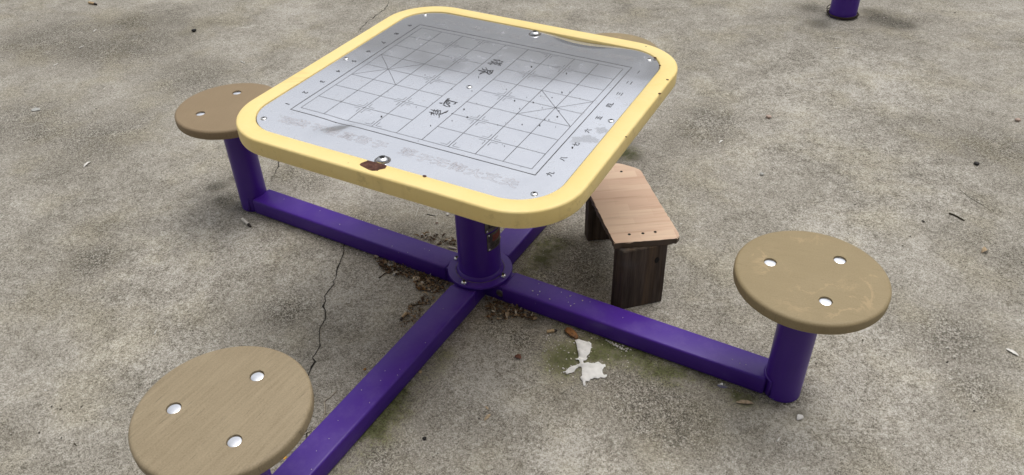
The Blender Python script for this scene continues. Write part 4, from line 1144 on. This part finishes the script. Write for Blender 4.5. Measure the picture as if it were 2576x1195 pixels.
for poly, n in ((DEBRIS_A, 34), (DEBRIS_B, 12), (DEBRIS_C, 8)):
    for _ in range(n):
        x, y = sample(poly)
        if abs(x) < AW+.012 or abs(y) < AW+.012: continue
        a = random.uniform(0, 6.28); L = random.uniform(.016, .03); w = L*random.uniform(.25, .45)
        d = Vector((math.cos(a), math.sin(a), 0)); q = Vector((-d.y, d.x, 0)); rows = []
        for i in range(6):
            t = i/5; ww = w/2*math.sin(math.pi*(.08+.84*t)); p = Vector((x, y, G+.007)) + d*L*(t-.5) + Vector((0, 0, .004*math.sin(math.pi*t)))
            rows.append([bm.verts.new(p + q*ww*k + Vector((0, 0, abs(k)*ww*.7))) for k in (-1, 0, 1)])
        for r1, r2 in zip(rows, rows[1:]):
            for k in range(2): bm.faces.new((r1[k], r1[k+1], r2[k+1], r2[k]))
tag(obj('leaf_litter', bm, M['debris']), 'brown leaf litter swept into the corners between arms and column', 'leaf litter', kind='stuff')
bm = bmesh.new()
for poly, n, s in ((CRUMB_A, 70, 1.1), (CRUMB_B, 46, 0.9), (CRUMB_C, 70, 0.75)):
    for _ in range(n):
        x, y = sample(poly)
        if abs(y) < AW+.003: continue
        L = random.uniform(.003, .0085)*s
        flake(bm, x, y, G+0.0025, L, L*random.uniform(.4, .8), 0.4)
for x, y in CRUMB_ARM: flake(bm, x, y, HA+0.0014, .0065, .0035, 0.2)
for _ in range(12):
    x = random.uniform(.2, .95); flake(bm, x, random.uniform(-AW+.008, AW-.008), HA+0.0013, random.uniform(.002, .0045), random.uniform(.0015, .003), 0.2)
for _ in range(12):
    y = random.uniform(-.95, -.2); flake(bm, random.uniform(-AW+.008, AW-.008), y, HA+0.0013, random.uniform(.002, .004), .002, 0.2)
for _ in range(8):
    x = random.uniform(-.95, -.2); flake(bm, x, random.uniform(-AW+.008, AW-.008), HA+0.0013, random.uniform(.002, .004), .002, 0.2)
tag(obj('paper_crumbs', bm, M['crumbs']), 'white paper crumbs sprinkled round the torn tissue and right arm', 'crumbs', kind='stuff')
bm = bmesh.new()
for key in ('black_bit2', 'black_bit3', 'black_bit4', 'up_dot', 'up_black', 'w1', 'w2', 'w3', 'w4', 'w5', 's_w1', 's_w2', 's_black', 'bl_white', 'bl_white2', 'bl_black', 'bl_black2', 'bl_black3', 'bl_black4', 'rubble'):
    x, y = LIT[key][0]; L = max(.009, 0.8*math.dist(LIT[key][0], LIT[key][-1]))
    if len(LIT[key]) > 1: x, y = [(a+b)/2 for a, b in zip(LIT[key][0], LIT[key][-1])]
    flake(bm, x, y, G+.003, L, L*.5, .3)
for _ in range(900):
    x, y = random.uniform(-4.2, 1.9), random.uniform(-1.5, 3.6)
    L = random.choice((.003, .004, .004, .005, .006, .009))*(1+0.18*max(0, y))
    if (abs(x) < AW+.01 or abs(y) < AW+.01) and abs(x) < 1.15 and abs(y) < 1.15: continue
    flake(bm, x, y, G+.002, L, L*random.uniform(.3, .8), .3)
tag(obj('grit', bm, M['grit']), 'fine grit and specks scattered over the concrete', 'grit', kind='stuff')
bm = bmesh.new()
spots = [(1.093, .098), (.35, .8)]
for _ in range(46):
    u, v = random.gauss(0.12, .17), random.gauss(-.06, .15)
    if max(abs(u), abs(v)) > .43: continue
    L = random.choice((.0025, .003, .004, .006))
    p = T(u, v, hz(u, v)+.0014); flake(bm, p.x, p.y, p.z, L, L*random.uniform(.5, .9), .2)
tag(obj('dirt_specks', bm, M['black']), 'black dirt specks lying on the steel chess board', 'dirt', kind='stuff')

# ------------------------------------------------------------------ building mirrored in the steel board
def building():
    n_az = R(-20.4); d0, Ht = 15.0, 8.15
    nx, ny = math.sin(n_az), math.cos(n_az)
    c = Vector((nx*d0, ny*d0, G))
    rot = -n_az
    b = empty('building', c, 'plain grey flat roofed building behind the paved yard, mirrored in the board', 'building')
    def put(name, bm, mat, parent=b):
        o = obj(name, bm, mat); o.parent = parent
        return o
    b.rotation_euler = (0, 0, rot)
    bm = bmesh.new(); box(bm, -22, 22, 0, 9, 0, Ht-0.25); put('wall', bm, M['wall'])
    bm = bmesh.new(); box(bm, -22.15, 22.15, -0.15, 9.15, Ht-0.25, Ht); put('coping', bm, M['coping'])
    for zf in (1.0, 3.9):
        for k in range(9):
            x = -18 + 4.5*k
            bm = bmesh.new(); box(bm, x-.8, x+.8, -0.03, 0.02, zf, zf+1.5); w = put('window', bm, M['glass'])
            bm = bmesh.new(); box(bm, x-.95, x+.95, -0.12, -0.032, zf-.12, zf-.002); put('sill', bm, M['coping'], w)
building()

# ------------------------------------------------------------------ light
wd = bpy.data.worlds.new('World'); scene.world = wd; wd.use_nodes = True
nt = wd.node_tree; nt.nodes.clear()
out = nt.nodes.new('ShaderNodeOutputWorld'); bg = nt.nodes.new('ShaderNodeBackground')
sky = nt.nodes.new('ShaderNodeTexSky'); sky.sky_type = 'NISHITA'; sky.sun_disc = False
EL, AZ = R(74), R(30)
sky.sun_elevation = EL; sky.sun_rotation = AZ; sky.air_density = 1.0; sky.dust_density = 4.0; sky.ozone_density = 1.0
hsv = nt.nodes.new('ShaderNodeHueSaturation'); hsv.inputs['Saturation'].default_value = 0.22
# cloud cover: soft brightness variation of an overcast sky
tc = nt.nodes.new('ShaderNodeTexCoord'); cn = nt.nodes.new('ShaderNodeTexNoise')
cn.inputs['Scale'].default_value = 2.2; cn.inputs['Detail'].default_value = 5
mr = nt.nodes.new('ShaderNodeMapRange'); mr.inputs['From Min'].default_value = 0.3; mr.inputs['From Max'].default_value = 0.7; mr.inputs['To Min'].default_value = 0.86; mr.inputs['To Max'].default_value = 1.12
mx = nt.nodes.new('ShaderNodeMix'); mx.data_type = 'RGBA'; mx.blend_type = 'MULTIPLY'; mx.inputs[0].default_value = 1.0
nt.links.new(tc.outputs['Generated'], cn.inputs['Vector']); nt.links.new(cn.outputs['Fac'], mr.inputs['Value'])
nt.links.new(sky.outputs[0], hsv.inputs['Color']); nt.links.new(hsv.outputs[0], mx.inputs[6]); nt.links.new(mr.outputs[0], mx.inputs[7])
# overcast sky: brightest overhead and on the open side of the yard, dim low down behind the viewer
dp = nt.nodes.new('ShaderNodeVectorMath'); dp.operation = 'DOT_PRODUCT'; dp.inputs[1].default_value = SKY_DIR
nt.links.new(tc.outputs['Generated'], dp.inputs[0])
gr = nt.nodes.new('ShaderNodeMath'); gr.operation = 'ADD'; gr.inputs[1].default_value = SKY_BASE
nt.links.new(dp.outputs['Value'], gr.inputs[0])
cl = nt.nodes.new('ShaderNodeMath'); cl.operation = 'MAXIMUM'; cl.inputs[1].default_value = 0.08
nt.links.new(gr.outputs[0], cl.inputs[0])
# even out the bright ring the clear-sky model puts round the sun
m2 = nt.nodes.new('ShaderNodeMix'); m2.data_type = 'RGBA'; m2.blend_type = 'MULTIPLY'; m2.inputs[0].default_value = 1.0
nt.links.new(mx.outputs[2], m2.inputs[6]); nt.links.new(cl.outputs[0], m2.inputs[7])
nt.links.new(m2.outputs[2], bg.inputs[0]); bg.inputs[1].default_value = 0.12
nt.links.new(bg.outputs[0], out.inputs[0])

sl = bpy.data.lights.new('sun', 'SUN'); sl.energy = 0.5; sl.angle = R(50); sl.color = (1.0, 0.96, 0.90)
so = bpy.data.objects.new('sun', sl); col.objects.link(so)
# sky sun_rotation is measured clockwise from +Y
dirv = Vector((math.sin(AZ)*math.cos(EL), math.cos(AZ)*math.cos(EL), math.sin(EL)))
so.rotation_euler = dirv.to_track_quat('Z', 'Y').to_euler()
so.location = dirv*20

# ------------------------------------------------------------------ camera
cd = bpy.data.cameras.new('camera'); co_ = bpy.data.objects.new('camera', cd); col.objects.link(co_)
cd.sensor_width = 36; cd.sensor_fit = 'HORIZONTAL'; cd.lens = CAM['lens']; cd.clip_start = 0.05; cd.clip_end = 1000
co_.location = CAM['loc']; co_.rotation_euler = CAM['rot']
scene.camera = co_
scene.view_settings.view_transform = 'Standard'; scene.view_settings.look = 'None'
scene.view_settings.exposure = EXPOSURE; scene.view_settings.gamma = 1.0
scene.render.resolution_x = 1024; scene.render.resolution_y = 475
